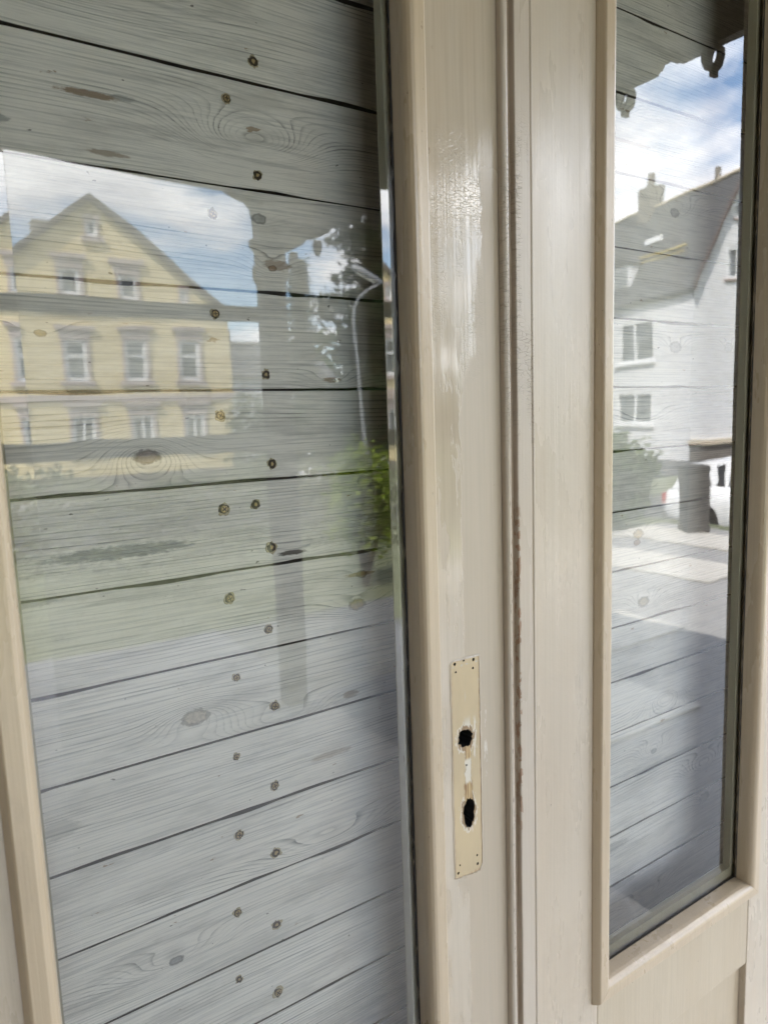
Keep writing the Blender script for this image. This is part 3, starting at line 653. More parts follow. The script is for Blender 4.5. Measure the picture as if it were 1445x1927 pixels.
for i in range(len(ZL) - 1):
    zt_, zb_ = ZL[i], ZL[i + 1]
    kk = [k for k in KALL if zb_ - 0.008 < k[1] < zt_ + 0.008]
    ff = [k for k in FL if zb_ < k[1] < zt_]
    dens = [270, 330, 250, 350, 290, 310, 370][i % 7]
    mat = plank_mat(i, kk, dens, ff)
    gap_t = random.uniform(0.0007, 0.0013); gap_b = random.uniform(0.0007, 0.0013); dy = random.uniform(-0.0008, 0.0008)
    n = 90; rings = []
    for k in range(n + 1):
        x = -0.20 + 1.30 * k / n
        wt_ = max(0, mnoise.noise(Vector((x * 16, i * 3.7, 0))) - 0.12) * 0.0035; wb_ = max(0, mnoise.noise(Vector((x * 16, i * 3.7 + 50, 0))) - 0.12) * 0.0035
        za, zb2 = zt_ - gap_t - wt_, zb_ + gap_b + wb_
        c = 0.0006
        rings.append([(x, PY + dy + 0.018, zb2), (x, PY + dy + c, zb2), (x, PY + dy, zb2 + c), (x, PY + dy, za - c), (x, PY + dy + c, za), (x, PY + dy + 0.018, za)])
    pm = MB(); pm.loft(rings)
    for fi in range(n * 6): pm.mi[fi] = 1 if fi % 6 in (0, 4, 5) else 0
    p = pm.build('plank', [mat, M_edge], screen); planks.append((p, zb_, zt_, PY + dy))
MB().box((-0.2, PY + 0.0185, -0.0), (1.1, PY + 0.03, 2.24)).build('backing', M_backing, screen)
# countersunk screws, two to a plank
KS = (0.48026 + PY) / 0.58026
SCREWS = [(0.2629, 1.6406, 1), (0.2376, 1.6065, 0), (0.2611, 1.5503, 1), (0.2191, 1.5138, 2), (0.2159, 1.4339, 0), (0.2583, 1.3845, 1), (0.2149, 1.3502, 0), (0.2597, 1.3064, 1), (0.2129, 1.2705, 0), (0.2418, 1.2719, 1), (0.2547, 1.2316, 1), (0.2125, 1.1917, 0), (0.2471, 1.1572, 0), (0.2141, 1.1192, 0), (0.2490, 1.0839, 0), (0.2094, 1.0462, 0), (0.2445, 1.0072, 0), (0.2071, 0.9721, 0), (0.2416, 0.9410, 1), (0.2012, 0.8966, 0), (0.2384, 0.8679, 1), (0.1984, 0.8303, 1), (0.2359, 0.7972, 0), (0.2550, 1.7250, 0)]
def screw(x, z, kind, yf, parent, seed):
    rr = random.Random(seed); m = MB(); n = 18
    def disc(r0, r1, y0, y1, mi, amp, sd):
        a = []; b = []
        for i in range(n):
            t = 2 * math.pi * i / n; k = 1 + amp * mnoise.noise(Vector((math.cos(t) * 2 + sd, math.sin(t) * 2, sd)))
            a.append((r1 * k * math.cos(t), y1, r1 * k * math.sin(t))); b.append((r0 * k * math.cos(t), y0, r0 * k * math.sin(t)))
        m.loft([a, b], mi)
    # splintered rim, dark disc as hole shade, head with dark bars as cross recess
    disc(0.0046, 0.0054, -0.00035, 0.0006, 2, 0.55, seed * 1.7)
    disc(0.0038, 0.0044, -0.00060, 0.0004, 1, 0.35, seed * 2.3 + 9)
    if kind != 1:
        disc(0.0024, 0.0034, -0.00125, -0.0002, 0, 0.05, 5)
        ro = rr.uniform(0, 1.5)
        for a in (0, math.pi / 2):
            c, s_ = math.cos(ro + a), math.sin(ro + a)
            T = lambda u, y, w: (u * c - w * s_, y, u * s_ + w * c)
            m.box((-0.0021, -0.00150 - a * 0.00003, -0.00050), (0.0021, -0.0009, 0.00050), 1, T)
    else:
        disc(0.0013, 0.0022, -0.0009, -0.0002, 0, 0.6, seed + 2.0)
    o = m.build('screw', [M_screw, M_screwdark, M_screwpale], parent)
    o.location = (x, yf - 0.0001, z); k = rr.uniform(0.72, 1.15); o.scale = (k * rr.uniform(0.9, 1.15), 1, k); return o
for i, (x, z, kd) in enumerate(SCREWS):
    x, z = x * KS, kz(z)
    for p, a, b, yf in planks:
        if a <= z < b: screw(x, z, kd, yf, p, i + 1.3)

# ================================================================== PORCH
porch = thing('porch', 'dark timber porch with carved side valance and corner post', 'porch', (0, 0, 0))
FY = -2.49
MB().box((1.342, FY - 0.055, 0.0), (1.442, FY + 0.045, 2.13)).build('post', M_porchwood, porch)
c_ = MB()
c_.loft([[(1.392 - w, FY - 0.005 - w, z), (1.392 + w, FY - 0.005 - w, z), (1.392 + w, FY - 0.005 + w, z), (1.392 - w, FY - 0.005 + w, z)] for w, z in ((0.0505, 1.96), (0.062, 1.985), (0.062, 2.03), (0.053, 2.05), (0.053, 2.10), (0.068, 2.13), (0.068, 2.16))])
c_.build('capital', M_porchwood, porch)
MB().box((-0.92, FY - 0.055, 0.0), (-0.82, FY + 0.045, 2.4)).build('post', M_porchwood, porch)
# front beam with an arched soffit that turns down to the post
bt = [(x, 2.372 - 0.028 * sstep(0.2, 1.2, x) - 0.02 * sstep(0.0, -0.7, x)) for x in [-0.90 + 0.1 * k for k in range(22)]] + [(1.25, 2.322), (1.30, 2.306), (1.325, 2.283), (1.335, 2.24), (1.337, 2.165)]
up = [(x, 2.52) for x, z in bt]
m = MB(); nb = len(bt); v = []
for yy in (FY - 0.045, FY + 0.035): v += [(x, yy, z) for x, z in bt] + [(x, yy, z) for x, z in up]
f = []
for k in range(nb - 1):
    f += [(k, k + 1, nb + k + 1, nb + k), (2 * nb + k, 3 * nb + k, 3 * nb + k + 1, 2 * nb + k + 1), (k, 2 * nb + k, 2 * nb + k + 1, k + 1), (nb + k, nb + k + 1, 3 * nb + k + 1, 3 * nb + k)]
f += [(0, nb, 3 * nb, 2 * nb), (nb - 1, 3 * nb - 1, 4 * nb - 1, 2 * nb - 1)]
m.add(v, f).build('front_beam', M_porchwood, porch)
MB().box((1.337, FY - 0.045, 2.162), (1.46, FY + 0.035, 2.52)).build('front_beam', M_porchwood, porch)
MB().box((-0.82, FY - 0.035, 1.790), (1.341, FY + 0.025, 1.850)).build('transom_bar', M_porchwood, porch)
MB().box((-0.82, FY - 0.045, 1.225), (1.341, FY + 0.035, 1.300)).build('handrail', M_porchwood, porch)
# carved side valance with pendants
SXv = 1.37
vb = []; y = -2.44; step = 0.105; k = 0
low = 2.040
ys = [-2.44 + 0.007 * i for i in range(int(2.42 / 0.007) + 1)]
for yv in ys:
    ph = ((yv + 0.366) / 0.206) % 1.0
    dz = 0.0
    if 0.44 < ph < 0.56: dz = 0.016
    elif 0.36 < ph < 0.44 or 0.56 < ph < 0.64: dz = 0.006
    vb.append((yv, low + dz + (0.02 if yv < -1.5 else 0.0) * sstep(-1.4, -2.2, yv)))
v = []; f = []; nb = len(vb)
for xx in (SXv - 0.012, SXv + 0.012): v += [(xx, yv, z) for yv, z in vb] + [(xx, yv, 2.30) for yv, z in vb]
for k in range(nb - 1):
    f += [(k, k + 1, nb + k + 1, nb + k), (2 * nb + k, 3 * nb + k, 3 * nb + k + 1, 2 * nb + k + 1), (k, 2 * nb + k, 2 * nb + k + 1, k + 1), (nb + k, nb + k + 1, 3 * nb + k + 1, 3 * nb + k)]
f += [(0, nb, 3 * nb, 2 * nb), (nb - 1, 3 * nb - 1, 4 * nb - 1, 2 * nb - 1)]
val = MB().add(v, f).build('valance', M_porchwood, porch)
pend = None
for q in range(11):
    yc = -0.366 - 0.206 * q + 0.206
    if yc > -0.1: continue
    if pend is None:
        m = MB(); n = 14; outer = []; inner = []
        for i in range(n):
            a = 2 * math.pi * i / n
            outer.append((math.cos(a) * (0.0200 + 0.002 * math.sin(3 * a)), math.sin(a) * (0.027 + 0.003 * math.cos(2 * a)))); inner.append((math.cos(a) * 0.0110 + 0.002, math.sin(a) * 0.0175 + 0.001))
        v = []; f = []
        for xx in (-0.011, 0.011): v += [(xx, a, b) for a, b in outer] + [(xx, a, b) for a, b in inner]
        for i in range(n):
            j = (i + 1) % n
            f += [(i, j, n + j, n + i), (2 * n + i, 3 * n + i, 3 * n + j, 2 * n + j), (i, 2 * n + i, 2 * n + j, j), (n + i, n + j, 3 * n + j, 3 * n + i)]
        m.add(v, f); m.box((-0.0095, -0.003, -0.036), (0.0095, 0.005, -0.024)); pend = m.build('pendant', M_porchwood, val)
        pp = pend
    else:
        pp = pend.copy(); COL.objects.link(pp); pp.parent = val
    pp.location = (SXv, yc, low - 0.020)
MB().box((1.35, -2.53, 2.2), (1.45, -0.001, 2.52)).build('side_beam', M_porchwood, porch)
for x0_, x1_ in ((-0.92, -0.82),): MB().box((x0_, -2.45, 0.0), (x1_, -0.001, 2.52)).build('unseen_light_block', M_porchwood, porch)  # added out of view to keep light from the left off the planks
nbd = 17
for k in range(nbd):
    y0_ = -2.9 + k * 0.171
    MB().box((-3.35, y0_, 2.522), (1.68, y0_ + 0.168, 2.545)).build('ceiling_board', M_ceil, porch)  # left stretch added out of view along with the roof's shade
MB().add([(-3.4, -2.95, 2.55), (1.72, -2.95, 2.55), (1.72, 0.015, 3.0), (-3.4, 0.015, 3.0), (-3.4, -2.95, 2.60), (1.72, -2.95, 2.60), (1.72, 0.015, 3.05), (-3.4, 0.015, 3.05)], [(0, 3, 2, 1), (4, 5, 6, 7), (0, 1, 5, 4), (1, 2, 6, 5), (2, 3, 7, 6), (3, 0, 4, 7)]).build('roof', M_slate, porch)  # extended left out of view so its shadow covers the paving

# ================================================================== HOUSES ACROSS THE STREET
def window(parent, T, x0, x1, z0, z1, bars, depth=0.085):
    """frame with sash bars, pane behind; local y=0 is the wall face, +y outward"""
    m = MB(); t = 0.12
    for a, b in (((x0, z0), (x0 + t, z1)), ((x1 - t, z0), (x1, z1)), ((x0 + t, z0), (x1 - t, z0 + t)), ((x0 + t, z1 - t), (x1 - t, z1))):
        m.box((a[0], -depth, a[1]), (b[0], -depth + 0.07, b[1]), 0, T)
    for kind, v in bars:
        if kind == 'v': m.box((v - 0.05, -depth - 0.01, z0 + t), (v + 0.05, -depth + 0.06, z1 - t), 0, T)
        else: m.box((x0 + t, -depth - 0.008, v - 0.05), (x1 - t, -depth + 0.055, v + 0.05), 0, T)
    w = m.build('window', M_wframe, parent)
    MB().box((x0 + t * .5, -depth - 0.03, z0 + t * .5), (x1 - t * .5, -depth - 0.015, z1 - t * .5), 0, T).build('pane', M_wglass, w)
    return w
def cutter(T, x0, x1, z0, z1, loc=(0, 0, 0)):
    o = MB().box((x0, -0.6, z0), (x1, 0.3, z1), 0, T).build('cutter', M_reveal); o.location = loc; return o

# yellow gabled house
YH = thing('gabled_house', 'yellow gabled house with mauve window surrounds across the street', 'house', (6.0, -27.5, -1.1))
bz = 1.1
I = lambda x, y, z: (x, y, z)
HW, EZ, AZ = 4.95, 5.75 + bz, 9.42 + bz
fac = MB().loft([[(-HW, y, 0.0), (HW, y, 0.0), (HW, y, EZ), (0, y, AZ), (-HW, y, EZ)] for y in (-0.35, 0.0)]).build('facade', M_yellow, YH)
wins = []
for cx in (-3.45, -0.95 + 0.03, 1.20, 3.26): wins.append((cx - 0.40, cx + 0.40, 3.10 + bz, 4.60 + bz, [('h', 4.0 + bz)], True))
for cx in (-3.45, -0.86, 1.28, 3.33): wins.append((cx - 0.42, cx + 0.42, 0.55 + bz, 1.80 + bz, [('v', cx)], True))
for cx in (-0.88, 1.08): wins.append((cx - 0.34, cx + 0.34, 6.12 + bz, 7.10 + bz, [], True))
wins.append((2.98, 3.30, 6.10 + bz, 6.65 + bz, [], False)); wins.append((-3.30, -2.98, 6.10 + bz, 6.65 + bz, [], False))
wins.append((-0.19, 0.21, 8.24 + bz, 8.80 + bz, [], False))
cs_ = [cutter(I, a, b, c, d, YH.location) for a, b, c, d, _, _ in wins]; boolean_cut(fac, cs_); drop(cs_)
for a, b, c, d, bars, sur in wins:
    w = window(YH, I, a + 0.01, b - 0.01, c + 0.01, d - 0.01, bars)
    s = MB(); k = 0.10 if sur else 0.06
    s.box((a - k, 0.004, c), (a, 0.06, d)); s.box((b, 0.004, c), (b + k, 0.06, d))
    s.box((a - k - 0.12, 0.004, c - 0.17), (b + k + 0.12, 0.12, c - 0.003)); s.box((a - k - 0.03, 0.004, d), (b + k + 0.03, 0.065, d + 0.16))
    if sur: s.box((a - k - 0.16, 0.004, d + 0.36), (b + k + 0.16, 0.15, d + 0.52)); s.box((a - k - 0.03, 0.003, d + 0.162), (b + k + 0.03, 0.05, d + 0.358))
    s.build('window_surround', M_mauve, YH)
MB().box((-HW, -9.0, 0), (HW, -0.351, EZ)).build('side_walls', M_yellow, YH)
for z in (2.35 + bz, 5.52 + bz): MB().box((-HW - 0.03, 0.003, z), (HW + 0.03, 0.08, z + 0.22)).build('string_course', M_mauve, YH)
for sgn in (-1, 1):
    sl = (AZ - EZ) / HW; ov = 0.28
    a = (sgn * (HW + ov), EZ - ov * sl); b = (0.0, AZ); t = 0.20
    MB().loft([[(a[0], y, a[1] + 0.01), (b[0], y, b[1] + 0.01), (b[0], y, b[1] + t + 0.06), (a[0], y, a[1] + t)] for y in (-9.3, 0.22)]).build('roof', M_tile, YH)
MB().box((-1.75, -2.2, AZ - 2.2), (-1.15, -1.6, AZ - 0.35)).build('chimney', M_chim, YH)
MB().box((-HW - 0.02, 0.003, 0.0), (HW + 0.02, 0.05, 0.7)).build('plinth', M_plinth, YH)

# white steep-roofed house, corner towards the door
Cw = Vector((30.02, -19.36, -1.1)); az = R(14); ev = Vector((math.sin(az), -math.cos(az), 0)); gv = Vector((math.cos(az), math.sin(az), 0))
WH = thing('corner_house', 'white house with steep grey roof, dormer and chimney beyond the pier', 'house', (0, 0, 0))
def PW(e, g, z): return tuple(Cw + ev * e + gv * g + Vector((0, 0, z)))
GW, LE, WE, WR = 2.45, 12.0, 8.15, 12.75
TE = lambda x, y, z: PW(x, -y, z)        # eaves wall: local x along e, outward is -g
TG = lambda x, y, z: PW(-y, x, z)        # gable wall: local x along g, outward is -e
ew = MB().box((0, -0.3, 0), (LE, 0, WE), 0, TE).build('eaves_wall', M_whitewall, WH)
ewin = [(2.62, 5.15, 4.85, 6.90, [('v', 3.88)]), (2.62, 5.15, 1.75, 3.40, [('v', 3.88)]), (7.4, 9.9, 4.85, 6.9, [('v', 8.65)]), (7.4, 9.9, 1.75, 3.40, [('v', 8.65)])]
cs_ = [cutter(TE, a, b, c, d) for a, b, c, d, _ in ewin]; boolean_cut(ew, cs_); drop(cs_)
for a, b, c, d, bars in ewin:
    window(WH, TE, a + .01, b - .01, c + .01, d - .01, bars)
    MB().box((a - 0.12, 0.003, c - 0.14), (b + 0.12, 0.16, c - 0.004), 0, TE).build('window_sill', M_wframe, WH)
gw = MB().loft([[TG(0.302, y, 0), TG(2 * GW - 0.302, y, 0), TG(2 * GW - 0.302, y, WE + 0.5), TG(GW, y, WR - .1), TG(0.302, y, WE + 0.5)] for y in (-0.3, -0.001)]).build('gable_wall', M_whitewall, WH)
gwin = [(1.95, 2.55, 8.35, 9.75, []), (2.35, 2.75, 11.0, 11.75, [])]
cs_ = [cutter(TG, a, b, c, d) for a, b, c, d, _ in gwin]; boolean_cut(gw, cs_); drop(cs_)
for a, b, c, d, bars in gwin:
    window(WH, TG, a + .01, b - .01, c + .01, d - .01, bars)
    MB().box((a - 0.1, 0.003, c - 0.1), (b + 0.1, 0.1, c - 0.004), 0, TG).build('window_sill', M_mauve, WH)
MB().box((0.303, -LE, 0), (2 * GW, -0.302, WE), 0, TG).build('rear_walls', M_whitewall, WH)
MB().box((-0.05, 0.003, 0.0), (2 * GW + 0.05, 0.05, 0.78), 0, TG).build('plinth', M_plinth, WH)
MB().box((-0.12, 0.003, 0.785), (2 * GW + 0.12, 0.22, 1.02), 0, TG).build('stone_ledge', M_ledge, WH)
sl = (WR - WE) / GW
for sgn in (-1, 1):
    gE = GW + sgn * (GW + 0.25); zE = WE - 0.25 * sl
    MB().loft([[PW(e, gE, zE + 0.02), PW(e, GW, WR + 0.02), PW(e, GW, WR + 0.28), PW(e, gE, zE + 0.2)] for e in (-0.25, LE + 0.3)]).build('roof', M_slate, WH)
    MB().loft([[PW(e, gE, zE + 0.0), PW(e, GW, WR + 0.0), PW(e, GW, WR + 0.30), PW(e, gE, zE + 0.22)] for e in (-0.42, -0.252)]).build('verge_board', M_tile, WH)
MB().tube([PW(-0.3, GW, WR + 0.33), PW(LE, GW, WR + 0.33)], 0.10, 8).build('ridge_cap', M_ledge, WH)
MB().tube([PW(1.5, 0.86, WE + 0.86 * sl + 0.42), PW(4.6, 0.86, WE + 0.86 * sl + 0.42)], 0.055, 6).build('snow_guard', M_ochre, WH)
MB().tube([PW(1.5, 0.80, WE + 0.80 * sl + 0.26), PW(4.6, 0.80, WE + 0.80 * sl + 0.26)], 0.04, 6).build('snow_guard', M_ochre, WH)
ch = MB().box((5.45, GW - 0.4, WR - 1.2), (6.35, GW + 0.35, WR + 1.4), 0, lambda e, g, z: PW(e, g, z)).build('chimney', M_chim, WH)
MB().tube([PW(5.9, GW, WR + 1.4), PW(5.9, GW, WR + 2.1)], [0.2, 0.16], 8).build('chimney_pot', M_chim, ch)
MB().tube([PW(1.35, GW, WR + 0.2), PW(1.35, GW, WR + 0.9)], 0.12, 8).build('vent_pipe', M_chim, WH)
MB().box((3.75, 1.25, WE + 2.75), (4.75, 1.36, WE + 3.0), 0, lambda e, g, z: PW(e, g, z + (g - 1.25) * 0)).build('roof_window', M_wframe, WH)
dm = MB().box((4.5, 0.18, WE + 0.25), (6.1, 1.5, WE + 1.75), 0, lambda e, g, z: PW(e, g, z)).build('dormer', M_whitewall, WH)
MB().loft([[PW(4.35, g, WE + 1.755), PW(5.3, g, WE + 2.35), PW(6.25, g, WE + 1.755)] for g in (0.05, 1.6)]).build('dormer_roof', M_slate, dm)
MB().box((4.75, 0.12, WE + 0.55), (5.85, 0.178, WE + 1.5), 0, lambda e, g, z: PW(e, g, z)).build('dormer_window', M_wglass, dm)

# grey-white house further back
GH = thing('distant_house', 'small pale grey house beyond the yellow house corner', 'house', (20.5, -44.0, -1.9))
gf = MB().loft([[(-4.2, y, 0), (4.2, y, 0), (4.2, y, 6.3), (-4.2, y, 6.3)] for y in (-0.3, 0)]).build('facade', M_greywall, GH)
gws = [(a, a + 0.9, z, z + 1.3, []) for a in (-3.0, -0.5, 2.0) for z in (1.2, 4.1)]
cs_ = [cutter(I, a, b, c, d, GH.location) for a, b, c, d, _ in gws]; boolean_cut(gf, cs_); drop(cs_)
for a, b, c, d, bars in gws: window(GH, I, a + .01, b - .01, c + .01, d - .01, bars)
MB().box((-4.2, -8, 0), (4.2, -0.301, 6.3)).build('side_walls', M_greywall, GH)
MB().add([(-4.5, 0.3, 6.2), (4.5, 0.3, 6.2), (4.5, -8.3, 6.2), (-4.5, -8.3, 6.2), (-2.2, -4, 9.0), (4.5, -4, 9.0)], [(0, 1, 5, 4), (2, 3, 4, 5), (3, 0, 4), (1, 2, 5), (0, 3, 2, 1)]).build('roof', M_slate, GH)
MB().box((-2.4, -3.6, 7.0), (-1.8, -3.0, 9.6)).build('chimney', M_chim, GH)

# ================================================================== CARS
def make_car(label):
    root = thing('parked_car', label, 'car', group='parked white cars')
    L = 4.1
    st = [  # x, half width, floor z, shoulder z
        (0.0, 0.66, 0.42, 0.78), (0.10, 0.76, 0.30, 0.88), (0.5, 0.83, 0.22, 0.95), (1.1, 0.86, 0.20, 0.99), (2.2, 0.87, 0.20, 0.97), (2.9, 0.86, 0.20, 0.93), (3.5, 0.82, 0.22, 0.84), (3.95, 0.72, 0.28, 0.70), (4.1, 0.60, 0.40, 0.60)]
    rings = []
    for x, w, f, s in st:
        m_ = (f + s) / 2
        rings.append([(x, -w * .9, f), (x, -w, f + .12), (x, -w * 1.01, m_ + .1), (x, -w * .96, s - .02), (x, -w * .86, s + .02), (x, w * .86, s + .02), (x, w * .96, s - .02), (x, w * 1.01, m_ + .1), (x, w, f + .12), (x, w * .9, f)])
    body = MB().loft(rings).build('body', M_carwhite, root, smooth=True)
    cab = [(0.16, 0.70, 0.93, 0.60, 0.95), (0.42, 0.74, 0.96, 0.60, 1.36), (0.9, 0.76, 0.98, 0.62, 1.45), (1.7, 0.77, 0.98, 0.63, 1.47), (2.15, 0.77, 0.97, 0.62, 1.42), (2.95, 0.74, 0.93, 0.68, 0.945)]
    rings = [[(x, -wb, zb), (x, -wt, zt), (x, -wt * .6, zt + .03), (x, wt * .6, zt + .03), (x, wt, zt), (x, wb, zb)] for x, wb, zb, wt, zt in cab]
    mm = MB(); mm.loft(rings)
    cabo = mm.build('cabin', [M_carwhite, M_carglass], root)
    # side glass between pillars, set just proud of the cabin skin
    def lerp(a, b, t): return tuple(p + (q - p) * t for p, q in zip(a, b))
    def sidep(x, t, s):
        for k in range(len(cab) - 1):
            if cab[k][0] <= x <= cab[k + 1][0]:
                u = (x - cab[k][0]) / (cab[k + 1][0] - cab[k][0]); c = lerp(cab[k], cab[k + 1], u)
                return (x, s * (c[1] + (c[3] - c[1]) * t + 0.006), c[2] + (c[4] - c[2]) * t)
    for s in (-1, 1):
        for xs in ([(0.50, .12), (0.62, .86), (1.12, .88), (1.16, .08)], [(1.24, .08), (1.24, .88), (1.95, .88), (2.05, .08)], [(2.11, .08), (2.02, .86), (2.25, .80), (2.62, .08)]):
            q = [sidep(x, t, s) for x, t in xs]; q2 = [(a, b - s * 0.004, c) for a, b, c in q]
            MB().loft([q, q2]).build('side_window', M_carglass, cabo)
    def endp(k0, k1, t, y):
        a, b = cab[k0], cab[k1]; c = lerp(a, b, t); return (c[0], y * (c[3] - 0.03), c[4] + 0.035)
    for (k0, k1, ta, tb) in ((0, 1, 0.2, 0.92), (4, 5, 0.06, 0.94)):
        q = [endp(k0, k1, ta, -1), endp(k0, k1, ta, 1), endp(k0, k1, tb, 1), endp(k0, k1, tb, -1)]
        MB().loft([q, [(a, b, c - 0.012) for a, b, c in q]]).build('windscreen', M_carglass, cabo)
    for x in (0.72, 3.28):
        for s in (-1, 1):
            MB().loft([[(x + 0.36 * math.cos(a), s * yy, 0.33 + 0.36 * math.sin(a)) for a in [2 * math.pi * i / 20 for i in range(20)]] for yy in (0.60, 0.882)]).build('wheel_arch', M_tyre, body)
            wv = MB().loft([[(x + r * math.cos(a), s * yy, 0.32 + r * math.sin(a)) for a in [2 * math.pi * i / 24 for i in range(24)]] for r, yy in ((0.28, 0.66), (0.32, 0.70), (0.32, 0.86), (0.29, 0.890), (0.21, 0.892))]).build('wheel', M_tyre, root)
            rm = MB()
            rm.loft([[(x + r * math.cos(a), s * yy, 0.32 + r * math.sin(a)) for a in [2 * math.pi * i / 16 for i in range(16)]] for r, yy in ((0.06, 0.885), (0.06, 0.905))])
            for k in range(6):
                a = k * math.pi / 3; c, sn = math.cos(a), math.sin(a)
                rm.box((0.05, 0.893, -0.03), (0.205, 0.903, 0.03), 0, lambda u, yy, w, c=c, sn=sn: (x + u * c - w * sn, s * yy, 0.32 + u * sn + w * c))
            rm.build('rim', M_rim, wv)
    for s in (-1, 1):
        MB().box((0.015, s * 0.50, 0.66), (0.10, s * 0.74, 0.84)).build('tail_light', M_redlight, root)
        MB().box((3.86, s * 0.46, 0.58), (4.06, s * 0.66, 0.70)).build('headlight', M_clearlight, root)
        MB().box((2.38, s * 0.86, 0.98), (2.52, s * 1.02, 1.10)).build('wing_mirror', M_carwhite, root)
    MB().box((-0.03, -0.62, 0.34), (0.05, 0.62, 0.52)).build('rear_bumper', M_plinth, root)
    return root
def copy_tree(o, parent=None):
    c = o.copy(); COL.objects.link(c); c.parent = parent
    for ch_ in list(o.children): copy_tree(ch_, c)
    return c
car = make_car('white hatchback parked beside the dark gate pier')
car2 = copy_tree(car); car2['label'] = 'small distant white hatchback parked by the yellow house'
car.location = (12.50, -8.05, -1.082); car.rotation_euler = (0, 0, R(75))
car2.location = (10.6, -20.9, -1.085); car2.rotation_euler = (0, 0, R(4))

# ================================================================== PIER, LAMP
gp = thing('gate_pier', 'squat dark grey gate pier at the terrace edge', 'pier', (7.02, -4.08, -0.012), rz=R(33))
m = MB(); m.loft([[(-w, -w, z), (w, -w, z), (w, w, z), (-w, w, z)] for w, z in ((0.125, 0), (0.125, 0.08), (0.112, 0.09), (0.112, 0.68))]); m.build('shaft', M_pier, gp)
MB().loft([[(-w, -w, z), (w, -w, z), (w, w, z), (-w, w, z)] for w, z in ((0.118, 0.681), (0.121, 0.69), (0.121, 0.735), (0.10, 0.75))]).build('cap', M_pier, gp)
lp = thing('street_lamp', 'grey steel street lamp with curved arm before the dark conifer', 'street lamp', (7.92, -12.25, -1.09))
q = lambda x, y, z: (x - 7.92, y + 12.25, z + 1.09)
MB().tube([q(7.96, -12.22, -1.09), q(7.96, -12.22, -0.2)], [0.085, 0.075], 12).build('base', M_galv, lp)
MB().tube([q(7.96, -12.22, -0.2), q(7.90, -12.24, 0.27), q(7.81, -12.3, 1.67), q(7.75, -12.34, 3.42), q(7.77, -12.32, 3.62), q(7.85, -12.27, 3.82), q(8.0, -12.18, 3.97), q(8.16, -12.08, 4.06), q(8.24, -12.03, 4.11)], [0.055, 0.048, 0.040, 0.034, 0.032, 0.031, 0.030, 0.030, 0.030], 12).build('pole', M_galv, lp, smooth=True)
hd = MB().tube([q(8.28, -12.0, 4.08), q(8.22, -12.04, 4.12), q(8.0, -12.17, 4.27), q(7.78, -12.31, 4.43), q(7.73, -12.34, 4.46)], [0.03, 0.055, 0.075, 0.075, 0.035], 12).build('lamp_head', M_galv, lp, smooth=True)
MB().tube([q(8.12, -12.1, 4.135), q(7.82, -12.285, 4.345)], [0.05, 0.05], 8).build('diffuser', M_lampcov, hd)

# ================================================================== PLANTS
def leaves(m, c, n, spread, size, rr, up=0.3, mi=0, elong=1.6):
    for _ in range(n):
        d = Vector((rr.gauss(0, 1), rr.gauss(0, 1), rr.gauss(0, 1)))
        p = Vector(c) + Vector((d.x * spread[0], d.y * spread[1], d.z * spread[2]))
        u = Vector((rr.uniform(-1, 1), rr.uniform(-1, 1), rr.uniform(-.6, .6))).normalized(); w = u.cross(Vector((rr.uniform(-1, 1), rr.uniform(-1, 1), rr.uniform(-1, 1) + up))).normalized()
        s = size * rr.uniform(0.6, 1.3)
        m.add([p - u * s * elong * .5, p + w * s * .4, p + u * s * elong * .5, p - w * s * .4], [(0, 1, 2, 3)], mi)
def conifer(loc, h, rad, seed, label, bare=0.12, dens=1.0, leafs=0.16):
    rr = random.Random(seed); t = thing('conifer_tree', label, 'tree', loc, 'conifers across the garden')
    pts = [(0.05 * math.sin(k), 0.05 * math.cos(k * 1.3), h * k / 8) for k in range(9)]
    MB().tube(pts, [0.02 * h * (1 - k / 8.6) + 0.01 for k in range(9)], 8).build('trunk', M_bark, t)
    m = MB(); lm = MB(); levels = int(h * 2.6)
    for k in range(levels):
        f = bare + (1 - bare) * k / levels; z = h * f; r = rad * (1 - f) ** 0.8 * rr.uniform(0.75, 1.15) + 0.1
        nb_ = rr.randint(5, 8); a0 = rr.uniform(0, 6.28)
        for b in range(nb_):
            a = a0 + 6.283 * b / nb_ + rr.uniform(-.3, .3); L = r * rr.uniform(0.6, 1.15); dr = rr.uniform(0.10, 0.38)
            tip = Vector((math.cos(a) * L, math.sin(a) * L, z - L * dr + 0.10 * L)); base = Vector((0, 0, z))
            lm.tube([base, base.lerp(tip, .5) + Vector((0, 0, 0.06 * L)), tip], [0.025, 0.015, 0.006], 4)
            ns = max(3, int(L * 4.2))
            for s in range(ns):
                u = (s + .6) / ns; p = base.lerp(tip, u) + Vector((0, 0, 0.06 * L * (1 - abs(2 * u - 1))))
                leaves(m, p, max(2, int(7 * dens)), (0.12 + 0.08 * (1 - u), 0.12 + .08 * (1 - u), 0.10), leafs, rr, elong=2.6)
    lm.build('limbs', M_bark, t, fix=False); m.build('crown', M_needle, t, fix=False); return t
conifer((11.5, -16.4, -1.1), 15.0, 3.2, 3, 'tall dark conifer behind the street lamp', 0.10, 3.6, 0.115)
conifer((14.5, -28.0, -1.1), 9.6, 1.35, 5, 'slender conifer beside the porch post, far off', 0.08, 2.0, 0.11)
conifer((14.2, -22.5, -1.1), 6.2, 2.4, 9, 'dark conifer crowding behind the lamp post, further back', 0.06, 3.2, 0.15)
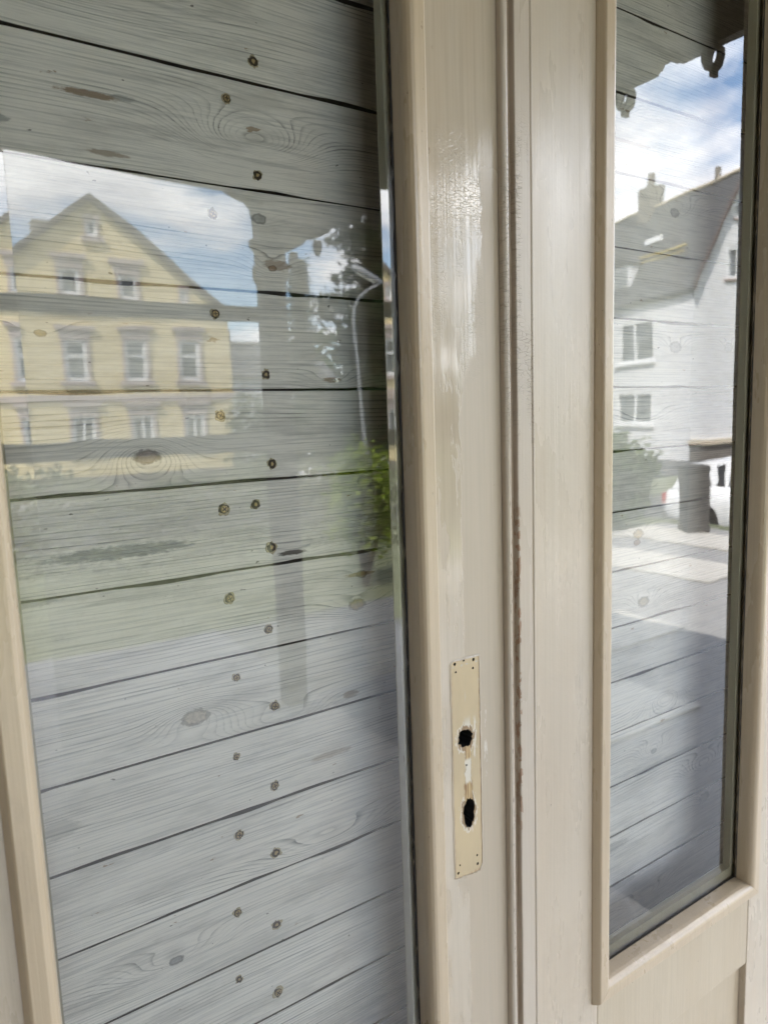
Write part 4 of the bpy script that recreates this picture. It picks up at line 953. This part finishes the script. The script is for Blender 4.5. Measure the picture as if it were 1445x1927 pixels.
def shrub(name, loc, h, w, n, mat, label, seed, size=0.05, stems=7, group=None, cat='shrub', lift=0.25):
    rr = random.Random(seed); t = thing(name, label, cat, loc, group); st_ = MB(); m = MB()
    for k in range(stems):
        a = rr.uniform(0, 6.28); r = w * rr.uniform(0.1, 0.9); hh = h * rr.uniform(0.7, 1.0)
        tip = Vector((math.cos(a) * r, math.sin(a) * r, hh)); st_.tube([(0, 0, 0), tuple(tip * 0.45 + Vector((0, 0, 0.1 * hh))), tuple(tip)], [0.012 * h + .004, 0.008 * h + .003, 0.004], 5)
        for s in range(6):
            p = tip * (lift + (1 - lift) * (s + 1) / 6.0); leaves(m, p, n // (stems * 6), (w * .22, w * .22, h * .09), size, rr)
    st_.build('stems', M_bark, t, fix=False); m.build('foliage', mat, t, fix=False); return t
shrub('young_shrub', (3.05, -4.5, -0.10), 1.2, 0.44, 3000, M_leaf, 'young bright green shrub on thin stems at the terrace corner', 4, 0.045, 6, lift=0.55)
sg = 'garden shrubs before the white house'
shrub('garden_shrub', (7.75, -5.55, -0.2), 1.15, 0.45, 1500, M_shrubleaf, 'loose green shrub left of the dark gate pier', 11, 0.07, 9, sg)
shrub('garden_shrub', (8.2, -6.1, -0.35), 1.3, 0.45, 1500, M_shrubleaf, 'taller green shrub behind the low shrubs at the pier', 12, 0.07, 9, sg)
shrub('garden_shrub', (6.7, -5.05, -0.1), 0.85, 0.42, 1500, M_hedge, 'low dark green shrub far left of the gate pier', 13, 0.07, 9, sg)
# hedge along the garden edge and far woods
def hedge(x0, x1, y, h, seed, label):
    rr = random.Random(seed); m = MB(); n = int((x1 - x0) * 700)
    for _ in range(n):
        p = (rr.uniform(x0, x1), y + rr.gauss(0, 0.35), -1.1 + h * rr.random() ** 0.7 * (0.9 + 0.12 * math.sin(rr.uniform(x0, x1) * 3)))
        leaves(m, p, 1, (0.05, 0.05, 0.05), 0.16, rr)
    o = m.build('hedge', M_hedge, fix=False); tag(o, label, 'hedge'); return o
def near_hedge():
    rr = random.Random(31); m = MB()
    for _ in range(22000):
        x = rr.uniform(-4.2, 6.6); top = 0.78 + 0.10 * math.sin(x * 2.1) + 0.07 * math.sin(x * 5.3 + 1)
        leaves(m, (x, -7.6 + rr.gauss(0, 0.28), -0.25 + (top + 0.25) * rr.random() ** 0.7), 1, (.04, .04, .05), 0.05, rr)
    o = m.build('hedge', M_nearhedge, fix=False); tag(o, 'low fresh green hedge along the lawn edge before the porch', 'hedge')
near_hedge()
hedge(9.8, 24.0, -24.8, 3.4, 21, 'loose green hedge along the far pavement right of the yellow house')
rr = random.Random(5); m = MB()
for _ in range(9000):
    x = rr.uniform(-3.5, 7.0); y = rr.uniform(-9.0, -3.6)
    if x > 1.5 and y > -4.75: continue
    z = ground_z(x, y); a = rr.uniform(0, 6.28); h = rr.uniform(0.04, 0.10); c, s = math.cos(a) * .006, math.sin(a) * .006; lx, ly = rr.gauss(0, .025), rr.gauss(0, .025)
    m.add([(x - c, y - s, z - 0.01), (x + c, y + s, z - 0.01), (x + lx, y + ly, z + h)], [(0, 1, 2)])
g = m.build('grass', M_blade, fix=False); g['kind'] = 'stuff'; g['label'] = 'short green lawn beyond the porch'
rr = random.Random(8); m = MB()
for _ in range(9000):
    a = rr.uniform(0, 1); x = -70 + 190 * a; y = -78 + 40 * a * a + rr.gauss(0, 3); m_h = 7 + 3 * math.sin(x * 0.21) + 2 * math.sin(x * 0.53 + 1)
    leaves(m, (x, y, -1 + m_h * rr.random() ** 0.6), 1, (.6, .6, .5), 1.1, rr)
g = m.build('far_trees', M_hedge, fix=False); g['kind'] = 'stuff'; g['label'] = 'far line of trees behind the houses'
